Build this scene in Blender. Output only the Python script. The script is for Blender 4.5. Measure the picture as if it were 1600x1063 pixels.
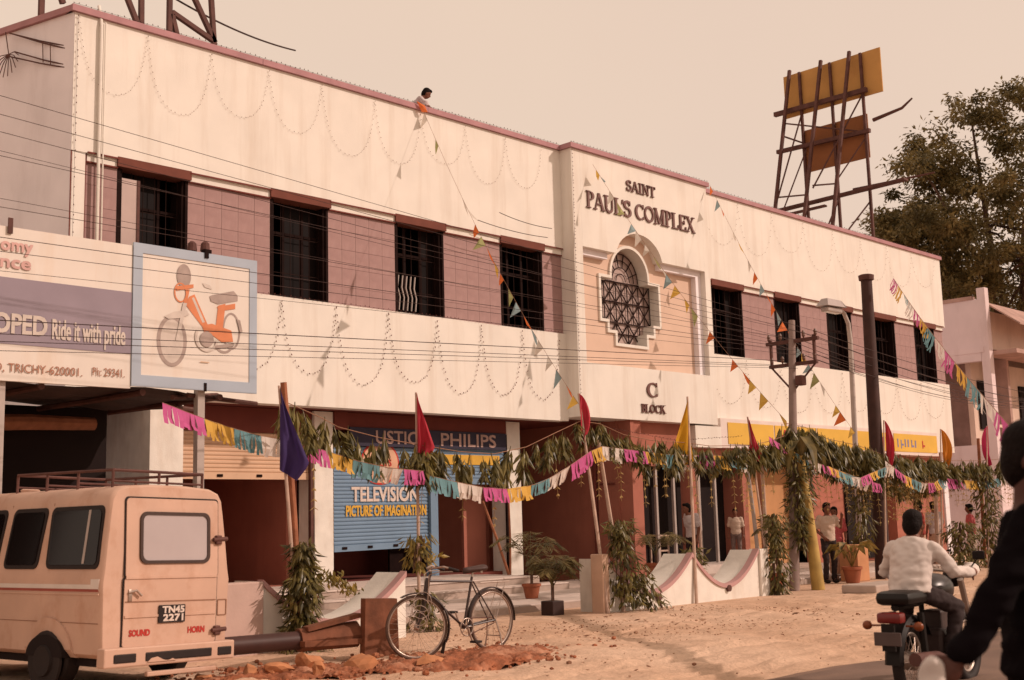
import bpy, bmesh, math, random
import numpy as np
from mathutils import Vector, Matrix, Euler

for _o in list(bpy.data.objects):
    bpy.data.objects.remove(_o)
scene = bpy.context.scene
COL = scene.collection
R = math.radians
rnd = random.Random(7)

# ------------------------------------------------------------------ camera
cam_data = bpy.data.cameras.new('camera')
cam = bpy.data.objects.new('camera', cam_data)
COL.objects.link(cam)
cam_data.sensor_width = 36.0
cam_data.lens = 43.02
cam_data.clip_start = 0.05
cam_data.clip_end = 900.0
_r = Vector((0.7044, -0.7093, -0.0275)).normalized()
_f = Vector((0.7046, 0.6941, 0.1477)).normalized()
_u = _r.cross(_f).normalized()
_r = _f.cross(_u).normalized()
cam.matrix_world = Matrix(((_r.x, _u.x, -_f.x, 0), (_r.y, _u.y, -_f.y, -18.605),
                           (_r.z, _u.z, -_f.z, 1.45), (0, 0, 0, 1)))
cam_data.dof.use_dof = True
cam_data.dof.focus_distance = 22.0
cam_data.dof.aperture_fstop = 3.2
scene.camera = cam

# ------------------------------------------------------------------ sky and sun
SUN_AZ, SUN_EL = R(37), R(33)            # to the right of the facade's normal
to_sun = Vector((math.sin(SUN_AZ) * math.cos(SUN_EL), -math.cos(SUN_AZ) * math.cos(SUN_EL), math.sin(SUN_EL)))
world = bpy.data.worlds.new('World')
scene.world = world
world.use_nodes = True
wn = world.node_tree.nodes
wl = world.node_tree.links
bg = wn['Background']
sky = wn.new('ShaderNodeTexSky')
sky.sky_type = 'NISHITA'
sky.sun_disc = False
sky.sun_elevation = SUN_EL
sky.sun_rotation = math.atan2(to_sun.x, to_sun.y)
sky.dust_density = 2.0
sky.air_density = 1.0
sky.ozone_density = 0.5
# hazy, washed-out daylight: the clear sky veiled by an even warm haze
hs = wn.new('ShaderNodeHueSaturation')
hs.inputs['Saturation'].default_value = 0.35
tint = wn.new('ShaderNodeMixRGB')
tint.blend_type = 'MULTIPLY'
tint.inputs['Fac'].default_value = 1.0
tint.inputs['Color2'].default_value = (1.0, 0.80, 0.64, 1)
veil = wn.new('ShaderNodeMixRGB')
veil.inputs['Fac'].default_value = 0.80
veil.inputs['Color2'].default_value = (9.1, 6.95, 5.55, 1)
# faint unevenness of the haze, as thin high cloud
wtc = wn.new('ShaderNodeTexCoord')
wnz = wn.new('ShaderNodeTexNoise')
wnz.inputs['Scale'].default_value = 1.6
wnz.inputs['Detail'].default_value = 4
wl.new(wtc.outputs['Generated'], wnz.inputs['Vector'])
wmr = wn.new('ShaderNodeValToRGB')
wmr.color_ramp.elements[0].position = 0.3
wmr.color_ramp.elements[0].color = (0.94, 0.93, 0.94, 1)
wmr.color_ramp.elements[1].position = 0.72
wmr.color_ramp.elements[1].color = (1.0, 1.0, 0.97, 1)
wl.new(wnz.outputs[0], wmr.inputs[0])
cl = wn.new('ShaderNodeMixRGB')
cl.blend_type = 'MULTIPLY'
cl.inputs['Fac'].default_value = 1.0
wl.new(veil.outputs[0], cl.inputs['Color1'])
wl.new(wmr.outputs[0], cl.inputs['Color2'])
wl.new(sky.outputs[0], hs.inputs['Color'])
wl.new(hs.outputs[0], tint.inputs['Color1'])
wl.new(tint.outputs[0], veil.inputs['Color1'])
wl.new(cl.outputs[0], bg.inputs['Color'])
bg.inputs['Strength'].default_value = 0.10

sun_data = bpy.data.lights.new('sun', 'SUN')
sun = bpy.data.objects.new('sun', sun_data)
COL.objects.link(sun)
sun_data.energy = 2.65
sun_data.angle = R(0.7)
sun_data.color = (1.0, 0.775, 0.655)
sun.rotation_euler = to_sun.to_track_quat('Z', 'Y').to_euler()

scene.view_settings.view_transform = 'Standard'
scene.view_settings.look = 'None'
scene.view_settings.exposure = 0.1
scene.view_settings.gamma = 1.0
scene.render.engine = 'CYCLES'

# ------------------------------------------------------------------ helpers
_mats = {}
def mat(name, col, rough=0.8, var=0.12, scale=3.0, bump=0.0, bscale=30.0, spec=0.3, metal=0.0,
        stain=None, stain_scale=(1.2, 1.2, 0.25), stain_amt=0.4, coat=0.0, alpha=1.0, trans=0.0):
    if name in _mats:
        return _mats[name]
    m = bpy.data.materials.new(name)
    m.use_nodes = True
    n, l = m.node_tree.nodes, m.node_tree.links
    b = n['Principled BSDF']
    b.inputs['Roughness'].default_value = rough
    b.inputs['Specular IOR Level'].default_value = spec
    b.inputs['Metallic'].default_value = metal
    b.inputs['Coat Weight'].default_value = coat
    b.inputs['Transmission Weight'].default_value = trans
    tc = n.new('ShaderNodeTexCoord')
    nz = n.new('ShaderNodeTexNoise')
    nz.inputs['Scale'].default_value = scale
    nz.inputs['Detail'].default_value = 6
    l.new(tc.outputs['Object'], nz.inputs['Vector'])
    mr = n.new('ShaderNodeMapRange')
    mr.inputs[1].default_value = 0.3
    mr.inputs[2].default_value = 0.7
    mr.inputs[3].default_value = 1.0 - var
    mr.inputs[4].default_value = 1.0 + var
    l.new(nz.outputs[0], mr.inputs[0])
    mx = n.new('ShaderNodeVectorMath')
    mx.operation = 'SCALE'
    mx.inputs[0].default_value = col[:3]
    l.new(mr.outputs[0], mx.inputs['Scale'])
    out = mx.outputs[0]
    if stain is not None:
        mp = n.new('ShaderNodeMapping')
        mp.inputs['Scale'].default_value = stain_scale
        l.new(tc.outputs['Object'], mp.inputs['Vector'])
        n2 = n.new('ShaderNodeTexNoise')
        n2.inputs['Scale'].default_value = 1.0
        n2.inputs['Detail'].default_value = 8
        n2.inputs['Roughness'].default_value = 0.65
        l.new(mp.outputs[0], n2.inputs['Vector'])
        m2 = n.new('ShaderNodeMapRange')
        m2.inputs[1].default_value = 0.5
        m2.inputs[2].default_value = 0.78
        m2.inputs[3].default_value = 0.0
        m2.inputs[4].default_value = stain_amt
        l.new(n2.outputs[0], m2.inputs[0])
        mix = n.new('ShaderNodeMixRGB')
        l.new(m2.outputs[0], mix.inputs[0])
        l.new(out, mix.inputs[1])
        mix.inputs[2].default_value = (*stain, 1)
        out = mix.outputs[0]
    l.new(out, b.inputs['Base Color'])
    if bump > 0:
        n3 = n.new('ShaderNodeTexNoise')
        n3.inputs['Scale'].default_value = bscale
        n3.inputs['Detail'].default_value = 5
        l.new(tc.outputs['Object'], n3.inputs['Vector'])
        bp = n.new('ShaderNodeBump')
        bp.inputs['Strength'].default_value = bump
        bp.inputs['Distance'].default_value = 0.02
        l.new(n3.outputs[0], bp.inputs['Height'])
        l.new(bp.outputs[0], b.inputs['Normal'])
    _mats[name] = m
    return m

def leafmat(name, c1, c2, rough=0.5, trans=0.25, scale=9.0):
    m = bpy.data.materials.new(name)
    m.use_nodes = True
    n, l = m.node_tree.nodes, m.node_tree.links
    b = n['Principled BSDF']
    b.inputs['Roughness'].default_value = rough
    b.inputs['Specular IOR Level'].default_value = 0.35
    tc = n.new('ShaderNodeTexCoord')
    nz = n.new('ShaderNodeTexNoise')
    nz.inputs['Scale'].default_value = scale
    l.new(tc.outputs['Object'], nz.inputs['Vector'])
    cr = n.new('ShaderNodeValToRGB')
    cr.color_ramp.elements[0].position = 0.35
    cr.color_ramp.elements[0].color = (*c1, 1)
    cr.color_ramp.elements[1].position = 0.68
    cr.color_ramp.elements[1].color = (*c2, 1)
    l.new(nz.outputs[0], cr.inputs[0])
    l.new(cr.outputs[0], b.inputs['Base Color'])
    t = n.new('ShaderNodeBsdfTranslucent')
    l.new(cr.outputs[0], t.inputs['Color'])
    ms = n.new('ShaderNodeMixShader')
    ms.inputs[0].default_value = trans
    l.new(b.outputs[0], ms.inputs[1])
    l.new(t.outputs[0], ms.inputs[2])
    l.new(ms.outputs[0], n['Material Output'].inputs['Surface'])
    _mats[name] = m
    return m

def thing(name, label, cat, loc=(0, 0, 0), rz=0.0, group=None):
    o = bpy.data.objects.new(name, None)
    o.empty_display_size = 0.2
    COL.objects.link(o)
    o.location = loc
    o.rotation_euler = (0, 0, rz)
    o['label'] = label
    o['category'] = cat
    if group:
        o['group'] = group
    return o

def tag(o, label, cat, group=None):
    o['label'] = label
    o['category'] = cat
    if group:
        o['group'] = group
    return o

def ordinal(i):
    return ['first', 'second', 'third', 'fourth', 'fifth', 'sixth', 'seventh', 'eighth', 'ninth', 'tenth',
            'eleventh', 'twelfth', 'thirteenth', 'fourteenth', 'fifteenth', 'sixteenth'][i]

class MB:
    """collects faces for one mesh object"""
    def __init__(self):
        self.v, self.f = [], []
    def add(self, vs, fs):
        k = len(self.v)
        self.v += [tuple(p) for p in vs]
        self.f += [tuple(i + k for i in q) for q in fs]
        return self
    def box(self, x0, x1, y0, y1, z0, z1):
        vs = [(x0, y0, z0), (x1, y0, z0), (x1, y1, z0), (x0, y1, z0), (x0, y0, z1), (x1, y0, z1), (x1, y1, z1), (x0, y1, z1)]
        return self.add(vs, [(3, 2, 1, 0), (4, 5, 6, 7), (0, 1, 5, 4), (1, 2, 6, 5), (2, 3, 7, 6), (3, 0, 4, 7)])
    def cbox(self, x0, x1, y0, y1, z0, z1, b=0.02):
        """box with chamfered edges"""
        bm = bmesh.new()
        bmesh.ops.create_cube(bm, size=1)
        for v in bm.verts:
            v.co = Vector(((x0 + x1) / 2 + v.co.x * (x1 - x0), (y0 + y1) / 2 + v.co.y * (y1 - y0), (z0 + z1) / 2 + v.co.z * (z1 - z0)))
        bmesh.ops.bevel(bm, geom=bm.edges[:], offset=b, segments=2, affect='EDGES', profile=0.5)
        self.bm(bm)
        return self
    def bm(self, bm, M=None):
        bm.verts.index_update()
        vs = [(M @ v.co if M else v.co) for v in bm.verts]
        self.add(vs, [[v.index for v in f.verts] for f in bm.faces])
        bm.free()
        return self
    def bar(self, a, b, w, h=None, up=(0, 0, 1)):
        """square bar from a to b"""
        h = h or w
        a, b = Vector(a), Vector(b)
        d = (b - a).normalized()
        u = Vector(up)
        if abs(d.dot(u)) > 0.98:
            u = Vector((0, 1, 0))
        s = d.cross(u).normalized()
        t = s.cross(d)
        vs = []
        for p in (a, b):
            for i, j in ((-1, -1), (1, -1), (1, 1), (-1, 1)):
                vs.append(p + s * (i * w / 2) + t * (j * h / 2))
        return self.add(vs, [(3, 2, 1, 0), (4, 5, 6, 7), (0, 1, 5, 4), (1, 2, 6, 5), (2, 3, 7, 6), (3, 0, 4, 7)])
    def tube(self, pts, r, n=8, caps=True, closed=False):
        pts = [Vector(p) for p in pts]
        m = len(pts)
        rs = r if isinstance(r, (list, tuple)) else [r] * m
        vs, fs = [], []
        t = (pts[1] - pts[0]).normalized()
        ref = Vector((0, 0, 1)) if abs(t.z) < 0.9 else Vector((1, 0, 0))
        s = t.cross(ref).normalized()
        for i, p in enumerate(pts):
            if closed:
                tt = (pts[(i + 1) % m] - pts[i - 1])
            else:
                tt = pts[min(i + 1, m - 1)] - pts[max(i - 1, 0)]
            if tt.length < 1e-9:
                tt = t
            t = tt.normalized()
            s = (s - t * s.dot(t))
            s = s.normalized() if s.length > 1e-6 else t.orthogonal().normalized()
            q = t.cross(s)
            for k in range(n):
                a = 2 * math.pi * k / n
                vs.append(p + (s * math.cos(a) + q * math.sin(a)) * rs[i])
        last = m if closed else m - 1
        for i in range(last):
            j = (i + 1) % m
            for k in range(n):
                k2 = (k + 1) % n
                fs.append((i * n + k, i * n + k2, j * n + k2, j * n + k))
        if caps and not closed:
            fs.append(tuple(range(n))[::-1])
            fs.append(tuple((m - 1) * n + k for k in range(n)))
        return self.add(vs, fs)
    def prism(self, poly, org, ex, ey, depth, ez=None):
        """extrude a 2D polygon (local ex, ey) along ez"""
        org, ex, ey = Vector(org), Vector(ex), Vector(ey)
        ez = Vector(ez) if ez is not None else ex.cross(ey)
        n = len(poly)
        a = [org + ex * p[0] + ey * p[1] for p in poly]
        b = [p + ez * depth for p in a]
        fs = [tuple(range(n))[::-1], tuple(range(n, 2 * n))]
        fs += [(i, (i + 1) % n, n + (i + 1) % n, n + i) for i in range(n)]
        return self.add(a + b, fs)
    def ring(self, outer, inner, org, ex, ey, depth, ez=None):
        """frame between two polygons of the same count, extruded"""
        org, ex, ey = Vector(org), Vector(ex), Vector(ey)
        ez = Vector(ez) if ez is not None else ex.cross(ey)
        n = len(outer)
        P = lambda q: org + ex * q[0] + ey * q[1]
        o0 = [P(q) for q in outer]; i0 = [P(q) for q in inner]
        o1 = [p + ez * depth for p in o0]; i1 = [p + ez * depth for p in i0]
        vs = o0 + i0 + o1 + i1
        fs = []
        for k in range(n):
            j = (k + 1) % n
            fs += [(k, n + k, n + j, j), (2 * n + k, 2 * n + j, 3 * n + j, 3 * n + k),
                   (k, j, 2 * n + j, 2 * n + k), (n + k, 3 * n + k, 3 * n + j, n + j)]
        return self.add(vs, fs)
    def lathe(self, prof, org=(0, 0, 0), n=16, axis='z'):
        vs, fs = [], []
        org = Vector(org)
        for r, h in prof:
            for k in range(n):
                a = 2 * math.pi * k / n
                c, s = r * math.cos(a), r * math.sin(a)
                vs.append(org + (Vector((c, s, h)) if axis == 'z' else Vector((c, h, s)) if axis == 'y' else Vector((h, c, s))))
        m = len(prof)
        for i in range(m - 1):
            for k in range(n):
                j = (k + 1) % n
                fs.append((i * n + k, i * n + j, (i + 1) * n + j, (i + 1) * n + k))
        fs.append(tuple(range(n))[::-1])
        fs.append(tuple((m - 1) * n + k for k in range(n)))
        return self.add(vs, fs)
    def sphere(self, c, rx, ry=None, rz=None, n=10, m=7, M=None):
        ry = ry or rx
        rz = rz or rx
        c = Vector(c)
        vs, fs = [], []
        for i in range(m + 1):
            th = math.pi * i / m
            for k in range(n):
                a = 2 * math.pi * k / n
                p = Vector((rx * math.sin(th) * math.cos(a), ry * math.sin(th) * math.sin(a), rz * math.cos(th)))
                vs.append(c + (M @ p if M else p))
        for i in range(m):
            for k in range(n):
                j = (k + 1) % n
                fs.append((i * n + k, (i + 1) * n + k, (i + 1) * n + j, i * n + j))
        return self.add(vs, fs)
    def leaf(self, p, d, nrm, ln, w):
        """one folded leaf blade"""
        p, d = Vector(p), Vector(d).normalized()
        s = d.cross(Vector(nrm))
        s = s.normalized() if s.length > 1e-4 else d.orthogonal().normalized()
        u = s.cross(d)
        a = p; b = p + d * ln * 0.45 + s * w - u * w * 0.25; c = p + d * ln; e = p + d * ln * 0.45 - s * w - u * w * 0.25
        m_ = p + d * ln * 0.45 + u * w * 0.2
        return self.add([a, b, c, e, m_], [(0, 1, 4), (1, 2, 4), (4, 2, 3), (0, 4, 3)])
    def build(self, name, material, parent=None, smooth=False, weld=False):
        me = bpy.data.meshes.new(name)
        me.from_pydata(self.v, [], self.f)
        if weld:
            bm = bmesh.new(); bm.from_mesh(me)
            bmesh.ops.remove_doubles(bm, verts=bm.verts[:], dist=1e-5)
            bmesh.ops.recalc_face_normals(bm, faces=bm.faces[:])
            bm.to_mesh(me); bm.free()
        me.materials.append(material if not isinstance(material, str) else _mats[material])
        if smooth:
            me.polygons.foreach_set('use_smooth', [True] * len(me.polygons))
            if smooth != 'all':
                try:
                    me.set_sharp_from_angle(angle=R(40))
                except Exception:
                    pass
        me.update()
        o = bpy.data.objects.new(name, me)
        COL.objects.link(o)
        if parent is not None:
            o.parent = parent
        return o

def mesh_part(name, me, parent, loc=(0, 0, 0), rot=(0, 0, 0)):
    o = bpy.data.objects.new(name, me)
    COL.objects.link(o)
    o.parent = parent
    o.location = loc
    o.rotation_euler = rot
    return o

def struct(o):
    o['kind'] = 'structure'
    return o

def copy_tree(o, parent=None):
    c = o.copy()
    COL.objects.link(c)
    c.parent = parent
    for ch in list(o.children):
        copy_tree(ch, c)
    return c

def text_chars(s, size, depth, spacing=1.0):
    """[(char mesh verts, faces)] islands of a text in the built-in font, laid out in local x,y with depth along z"""
    cu = bpy.data.curves.new('txt', 'FONT')
    cu.body = s
    cu.size = size
    cu.extrude = depth / 2
    cu.space_character = spacing
    cu.resolution_u = 3
    o = bpy.data.objects.new('txt', cu)
    me = o.to_mesh()
    vs = [v.co.copy() for v in me.vertices]
    fs = [tuple(p.vertices) for p in me.polygons]
    o.to_mesh_clear()
    bpy.data.objects.remove(o)
    bpy.data.curves.remove(cu)
    return vs, fs

def text_part(s, height, depth, org, ex, ey, material, parent, name='lettering', width=None, spacing=1.0, bold=0.0, slant=0.0):
    """flat lettering as geometry: fits cap height (and width) at org, along ex, up ey"""
    vs, fs = text_chars(s, 1.0, 0.02, spacing)
    xs = [v.x for v in vs]; ys = [v.y for v in vs]
    x0, x1 = min(xs), max(xs)
    capv, _ = text_chars('H', 1.0, 0.02)
    ch = max(v.y for v in capv)
    k = height / ch
    kx = width / (x1 - x0) if width else k
    org, ex, ey = Vector(org), Vector(ex).normalized(), Vector(ey).normalized()
    ez = ex.cross(ey)
    m = MB()
    m.add([org + ex * ((v.x - x0) * kx + slant * v.y * k) + ey * (v.y * k) + ez * (v.z / 0.02 * depth + depth / 2) for v in vs], fs)
    if bold:
        for dx, dy in ((bold, 0), (0, bold), (bold, bold)):
            m.add([org + ex * ((v.x - x0) * kx + dx + slant * v.y * k) + ey * (v.y * k + dy) + ez * (v.z / 0.02 * depth * (1 - dx * 2 - dy) + depth / 2) for v in vs], fs)
    return m.build(name, material, parent)

def catenary(a, b, sag, n=16):
    a, b = Vector(a), Vector(b)
    return [a.lerp(b, i / n) - Vector((0, 0, sag * 4 * (i / n) * (1 - i / n))) for i in range(n + 1)]
# ------------------------------------------------------------------ materials
WHITE = mat('white_plaster', (0.74, 0.70, 0.64), 0.9, 0.05, 1.3, bump=0.10, bscale=45, stain=(0.50, 0.40, 0.31), stain_scale=(2.4, 2.4, 0.20), stain_amt=0.50)
WHITE2 = mat('white_limewash', (0.72, 0.68, 0.62), 0.92, 0.07, 4, bump=0.15, bscale=40, stain=(0.45, 0.33, 0.24), stain_scale=(2.5, 2.5, 0.8), stain_amt=0.5)
LILACSHADE = mat('lilac_shade_render', (0.80, 0.76, 0.79), 0.92, 0.06, 1.2, bump=0.12, bscale=40, stain=(0.36, 0.30, 0.30), stain_amt=0.4)  # white render lightened and tinted lilac to stand for skylit shade
MAUVE = mat('mauve_coping', (0.40, 0.215, 0.23), 0.85, 0.12, 3, bump=0.08)
TILE = mat('mauve_tile', (0.33, 0.205, 0.195), 0.75, 0.09, 2.0, bump=0.06, stain=(0.40, 0.29, 0.27), stain_scale=(3, 3, 0.6), stain_amt=0.5)
JOINT = mat('tile_joint', (0.305, 0.19, 0.18), 0.95, 0.1, 6)
BROWN = mat('brown_paint', (0.16, 0.040, 0.030), 0.85, 0.12, 2.5, bump=0.06)
REDWALL = mat('red_brown_wall', (0.37, 0.135, 0.095), 0.9, 0.10, 1.5, bump=0.1, stain=(0.22, 0.085, 0.06), stain_amt=0.5)
TANPANEL = mat('tan_panel', (0.64, 0.47, 0.37), 0.9, 0.05, 1.5, bump=0.1, bscale=50)
DARKWOOD = mat('dark_wood', (0.014, 0.006, 0.005), 0.8, 0.25, 6, spec=.08)
BLACKROOM = mat('dark_room', (0.012, 0.006, 0.0055), 0.95, 0.2, 2)  # near-black colour stands for unlit depth in rooms and openings
GRILLE = mat('iron_grille', (0.022, 0.010, 0.008), 0.8, 0.2, 8, spec=.08)
DGLASS = mat('dark_glass', (0.008, 0.005, 0.005), 0.5, 0.3, 2, spec=0.06)
PGLASS = mat('frosted_glass', (0.42, 0.31, 0.28), 0.35, 0.12, 1.5, spec=0.5)
LETTER = mat('letter_metal', (0.13, 0.045, 0.035), 0.5, 0.15, 10, spec=0.5)
TANSHUT = mat('tan_shutter', (0.58, 0.38, 0.25), 0.55, 0.06, 2, spec=0.5, stain=(0.4, 0.2, 0.1), stain_amt=0.3)
BLUESHUT = mat('blue_shutter', (0.15, 0.24, 0.35), 0.55, 0.08, 2, spec=0.45, stain=(0.13, 0.17, 0.20), stain_amt=0.4)
NAVY = mat('navy_board', (0.022, 0.018, 0.04), 0.6, 0.15, 3)
SHADEP = mat('shade_dimmed_print', (0.40, 0.27, 0.24), 0.7, 0.2, 5)  # pale print dimmed in colour for the shade under the overhang
PALE = mat('pale_print', (0.62, 0.52, 0.46), 0.7, 0.1, 5)
YELLOWP = mat('yellow_print', (0.62, 0.36, 0.05), 0.7, 0.1, 5)
REDP = mat('red_print', (0.45, 0.04, 0.03), 0.7, 0.1, 5)
STONE = mat('stone_slab', (0.56, 0.47, 0.42), 0.8, 0.10, 2.5, bump=0.15, bscale=18, stain=(0.40, 0.29, 0.23), stain_scale=(1.5, 1.5, 1.5), stain_amt=0.6)
CONC = mat('old_concrete', (0.42, 0.33, 0.28), 0.9, 0.12, 3, bump=0.2, bscale=20)
STEEL = mat('rusty_steel', (0.10, 0.042, 0.034), 0.75, 0.25, 5, bump=0.1)
PIPE = mat('grey_pipe', (0.40, 0.34, 0.31), 0.6, 0.1, 4)
WIRE = mat('wire', (0.04, 0.02, 0.017), 0.7, 0.1, 3)

# ------------------------------------------------------------------ ground
def make_ground():
    m = bpy.data.materials.new('sandy_earth')
    m.use_nodes = True
    n, l = m.node_tree.nodes, m.node_tree.links
    b = n['Principled BSDF']
    b.inputs['Roughness'].default_value = 0.95
    b.inputs['Specular IOR Level'].default_value = 0.15
    tc = n.new('ShaderNodeTexCoord')
    def noise(sc, det, ro=0.6):
        q = n.new('ShaderNodeTexNoise')
        q.inputs['Scale'].default_value = sc
        q.inputs['Detail'].default_value = det
        q.inputs['Roughness'].default_value = ro
        l.new(tc.outputs['Object'], q.inputs['Vector'])
        return q
    a, c, d = noise(0.35, 8), noise(3.5, 8, 0.7), noise(22, 6, 0.7)
    r1 = n.new('ShaderNodeValToRGB')
    r1.color_ramp.elements[0].position = 0.36
    r1.color_ramp.elements[0].color = (0.58, 0.375, 0.255, 1)
    r1.color_ramp.elements[1].position = 0.66
    r1.color_ramp.elements[1].color = (0.71, 0.50, 0.365, 1)
    l.new(a.outputs[0], r1.inputs[0])
    r2 = n.new('ShaderNodeMapRange')
    r2.inputs[1].default_value = 0.33; r2.inputs[2].default_value = 0.7
    r2.inputs[3].default_value = 0.80; r2.inputs[4].default_value = 1.12
    l.new(c.outputs[0], r2.inputs[0])
    s1 = n.new('ShaderNodeVectorMath'); s1.operation = 'SCALE'
    l.new(r1.outputs[0], s1.inputs[0]); l.new(r2.outputs[0], s1.inputs['Scale'])
    r3 = n.new('ShaderNodeMapRange')
    r3.inputs[1].default_value = 0.3; r3.inputs[2].default_value = 0.72
    r3.inputs[3].default_value = 0.82; r3.inputs[4].default_value = 1.1
    l.new(d.outputs[0], r3.inputs[0])
    s2 = n.new('ShaderNodeVectorMath'); s2.operation = 'SCALE'
    l.new(s1.outputs[0], s2.inputs[0]); l.new(r3.outputs[0], s2.inputs['Scale'])
    l.new(s2.outputs[0], b.inputs['Base Color'])
    bp = n.new('ShaderNodeBump'); bp.inputs['Strength'].default_value = 0.8; bp.inputs['Distance'].default_value = 0.05
    bp2 = n.new('ShaderNodeBump'); bp2.inputs['Strength'].default_value = 0.6; bp2.inputs['Distance'].default_value = 0.02
    l.new(c.outputs[0], bp.inputs['Height']); l.new(d.outputs[0], bp2.inputs['Height'])
    l.new(bp.outputs[0], bp2.inputs['Normal']); l.new(bp2.outputs[0], b.inputs['Normal'])
    _mats['sandy_earth'] = m
    # fine uneven sheet in the foreground inside one big sheet
    mb = MB()
    def hgt(x, y):
        e = min(1.0, max(0.0, (-5.9 - y) / 1.0)) * min(1, max(0, (y + 13.2) / 1.5)) * min(1, max(0, (x - 4) / 2)) * min(1, max(0, (29.5 - x) / 2))
        rut = 0
        for yc, ph in ((-10.1, 0), (-10.42, 0), (-11.25, 1.5), (-11.6, 1.5), (-8.2, 4)):
            d_ = y - yc - .12 * math.sin(.35 * x + ph) - .018 * x * (1 if ph == 4 else -.3)
            rut += -.030 * math.exp(-(d_ / .075) ** 2) + .014 * math.exp(-((abs(d_) - .16) / .07) ** 2)
        return e * (rut + 0.020 * math.sin(1.3 * x + 0.7 * y) + 0.016 * math.sin(2.9 * x - 2.2 * y + 1) + 0.011 * math.sin(6.1 * x + 3.3 * y) + 0.009 * math.sin(4.3 * y - 7 * x + 2) + rnd.uniform(-0.009, 0.009))
    xs = [-250] + [-20, -8] + [4 + i * 0.13 for i in range(197)] + [32, 45, 70, 120, 320]
    ys = [-250, -60, -30, -18] + [-13.4 + i * 0.085 for i in range(94)] + [-4.5, 0, 6, 15, 40, 120, 320]
    k = len(mb.v)
    for y in ys:
        for x in xs:
            mb.v.append((x, y, hgt(x, y)))
    nx = len(xs)
    for j in range(len(ys) - 1):
        for i in range(nx - 1):
            mb.f.append((j * nx + i, j * nx + i + 1, (j + 1) * nx + i + 1, (j + 1) * nx + i))
    return struct(mb.build('ground', m, smooth='all'))
make_ground()

# road in front, worn asphalt under dust
ASPH = mat('dusty_asphalt', (0.17, 0.11, 0.085), 0.9, 0.22, 1.2, bump=0.35, bscale=60, stain=(0.34, 0.21, 0.14), stain_scale=(0.4, 1.5, 1), stain_amt=0.8)
mb = MB()
xs = [-120 + 1.2 * i for i in range(250)]
edge = [-12.1 + 0.20 * math.sin(0.9 * x) + 0.12 * math.sin(2.3 * x + 1) + rnd.uniform(-.10, .10) for x in xs]
for x, e in zip(xs, edge):
    mb.v += [(x, -24, 0.05), (x, e - .5, 0.05), (x, e, -0.03)]
for i in range(len(xs) - 1):
    for q in range(2):
        mb.f.append((3 * i + q, 3 * i + 3 + q, 3 * i + 4 + q, 3 * i + 1 + q))
struct(mb.build('road', ASPH))

# ------------------------------------------------------------------ forecourt pavement: base, each slab of the near rows
fc = MB()
fc.box(8.2, 31.0, -4.42, 0.9, -0.15, 0.10)
fore = struct(fc.build('pavement', CONC))
slab = MB().cbox(-0.5, 0.5, -0.5, 0.5, -0.03, 0.0, 0.012)
slab_me = None
def slabs(x0, x1, y0, y1, z, w, d, gap=0.012, parent=fore):
    global slab_me
    nx = max(1, round((x1 - x0) / w)); ny = max(1, round((y1 - y0) / d))
    w = (x1 - x0) / nx; d = (y1 - y0) / ny
    for j in range(ny):
        for i in range(nx):
            if slab_me is None:
                o = slab.build('slab', STONE, parent)
                slab_me = o.data
            else:
                o = mesh_part('slab', slab_me, parent)
            o.location = (x0 + (i + .5) * w, y0 + (j + .5) * d, z + rnd.uniform(-.004, .004))
            o.scale = (w - gap, d - gap, 1)
            o.rotation_euler = (rnd.uniform(-.004, .004), rnd.uniform(-.004, .004), 0)
slabs(8.25, 30.9, -4.40, -1.9, 0.125, 1.05, 0.83)
# raised shop platform with two steps, its slabs
pf = MB()
pf.box(10.9, 17.9, -1.55, 0.9, 0.0, 0.38)
plat = struct(pf.build('platform', CONC))
slabs(10.92, 17.88, -1.58, 0.78, 0.405, 1.0, 0.8, parent=plat)
st = MB()
st.box(10.9, 18.3, -1.98, -1.56, 0.0, 0.235)
steps = struct(st.build('step', CONC))
slabs(10.92, 18.28, -2.0, -1.6, 0.262, 0.92, 0.4, parent=steps)

# ------------------------------------------------------------------ the main building
bld = thing('shop_building', 'long two-storey white shop building with parapet, dark windows and projecting central block', 'building', (8.75, 0, 0))
BL = Vector((8.75, 0, 0))
def bpart(name, mbx, material, parent=bld, smooth=False):
    if parent is bld:
        mbx.v = [(x - BL.x, y - BL.y, z - BL.z) for x, y, z in mbx.v]
    return mbx.build(name, material, parent, smooth)
def bp_child(o_parent, name, mbx, material, smooth=False):
    mbx.v = [(x - BL.x, y - BL.y, z - BL.z) for x, y, z in mbx.v]
    return mbx.build(name, material, o_parent, smooth)

ROOF, HEAD, SILL, BOT = 10.05, 7.68, 5.70, 3.70
def slabwall(x0, x1, y0, y1, z0, z1):
    return MB().box(x0, x1, y0, y1, z0, z1)
bpart('upper_wall', slabwall(8.75, 20.65, 0, 0.32, HEAD, ROOF), WHITE)
bpart('lower_band', slabwall(8.75, 20.65, 0, 0.32, BOT, SILL), WHITE)
bpart('upper_wall', slabwall(25.95, 40.1, 0, 0.32, HEAD, ROOF), WHITE)
bpart('lower_band', slabwall(25.95, 40.1, 0, 0.32, 3.38, SILL), WHITE)
# coping in lengths
for x0, x1, y in ((8.68, 12.4, -.06), (12.4, 16.5, -.06), (16.5, 20.62, -.06), (20.58, 23.3, -.42), (23.3, 26.02, -.42), (26.02, 31, -.06), (31, 35.5, -.06), (35.5, 40.16, -.06)):
    bpart('coping', MB().box(x0 + .004, x1 - .004, y, 0.36, ROOF + .003, ROOF + .115), MAUVE)
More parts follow.
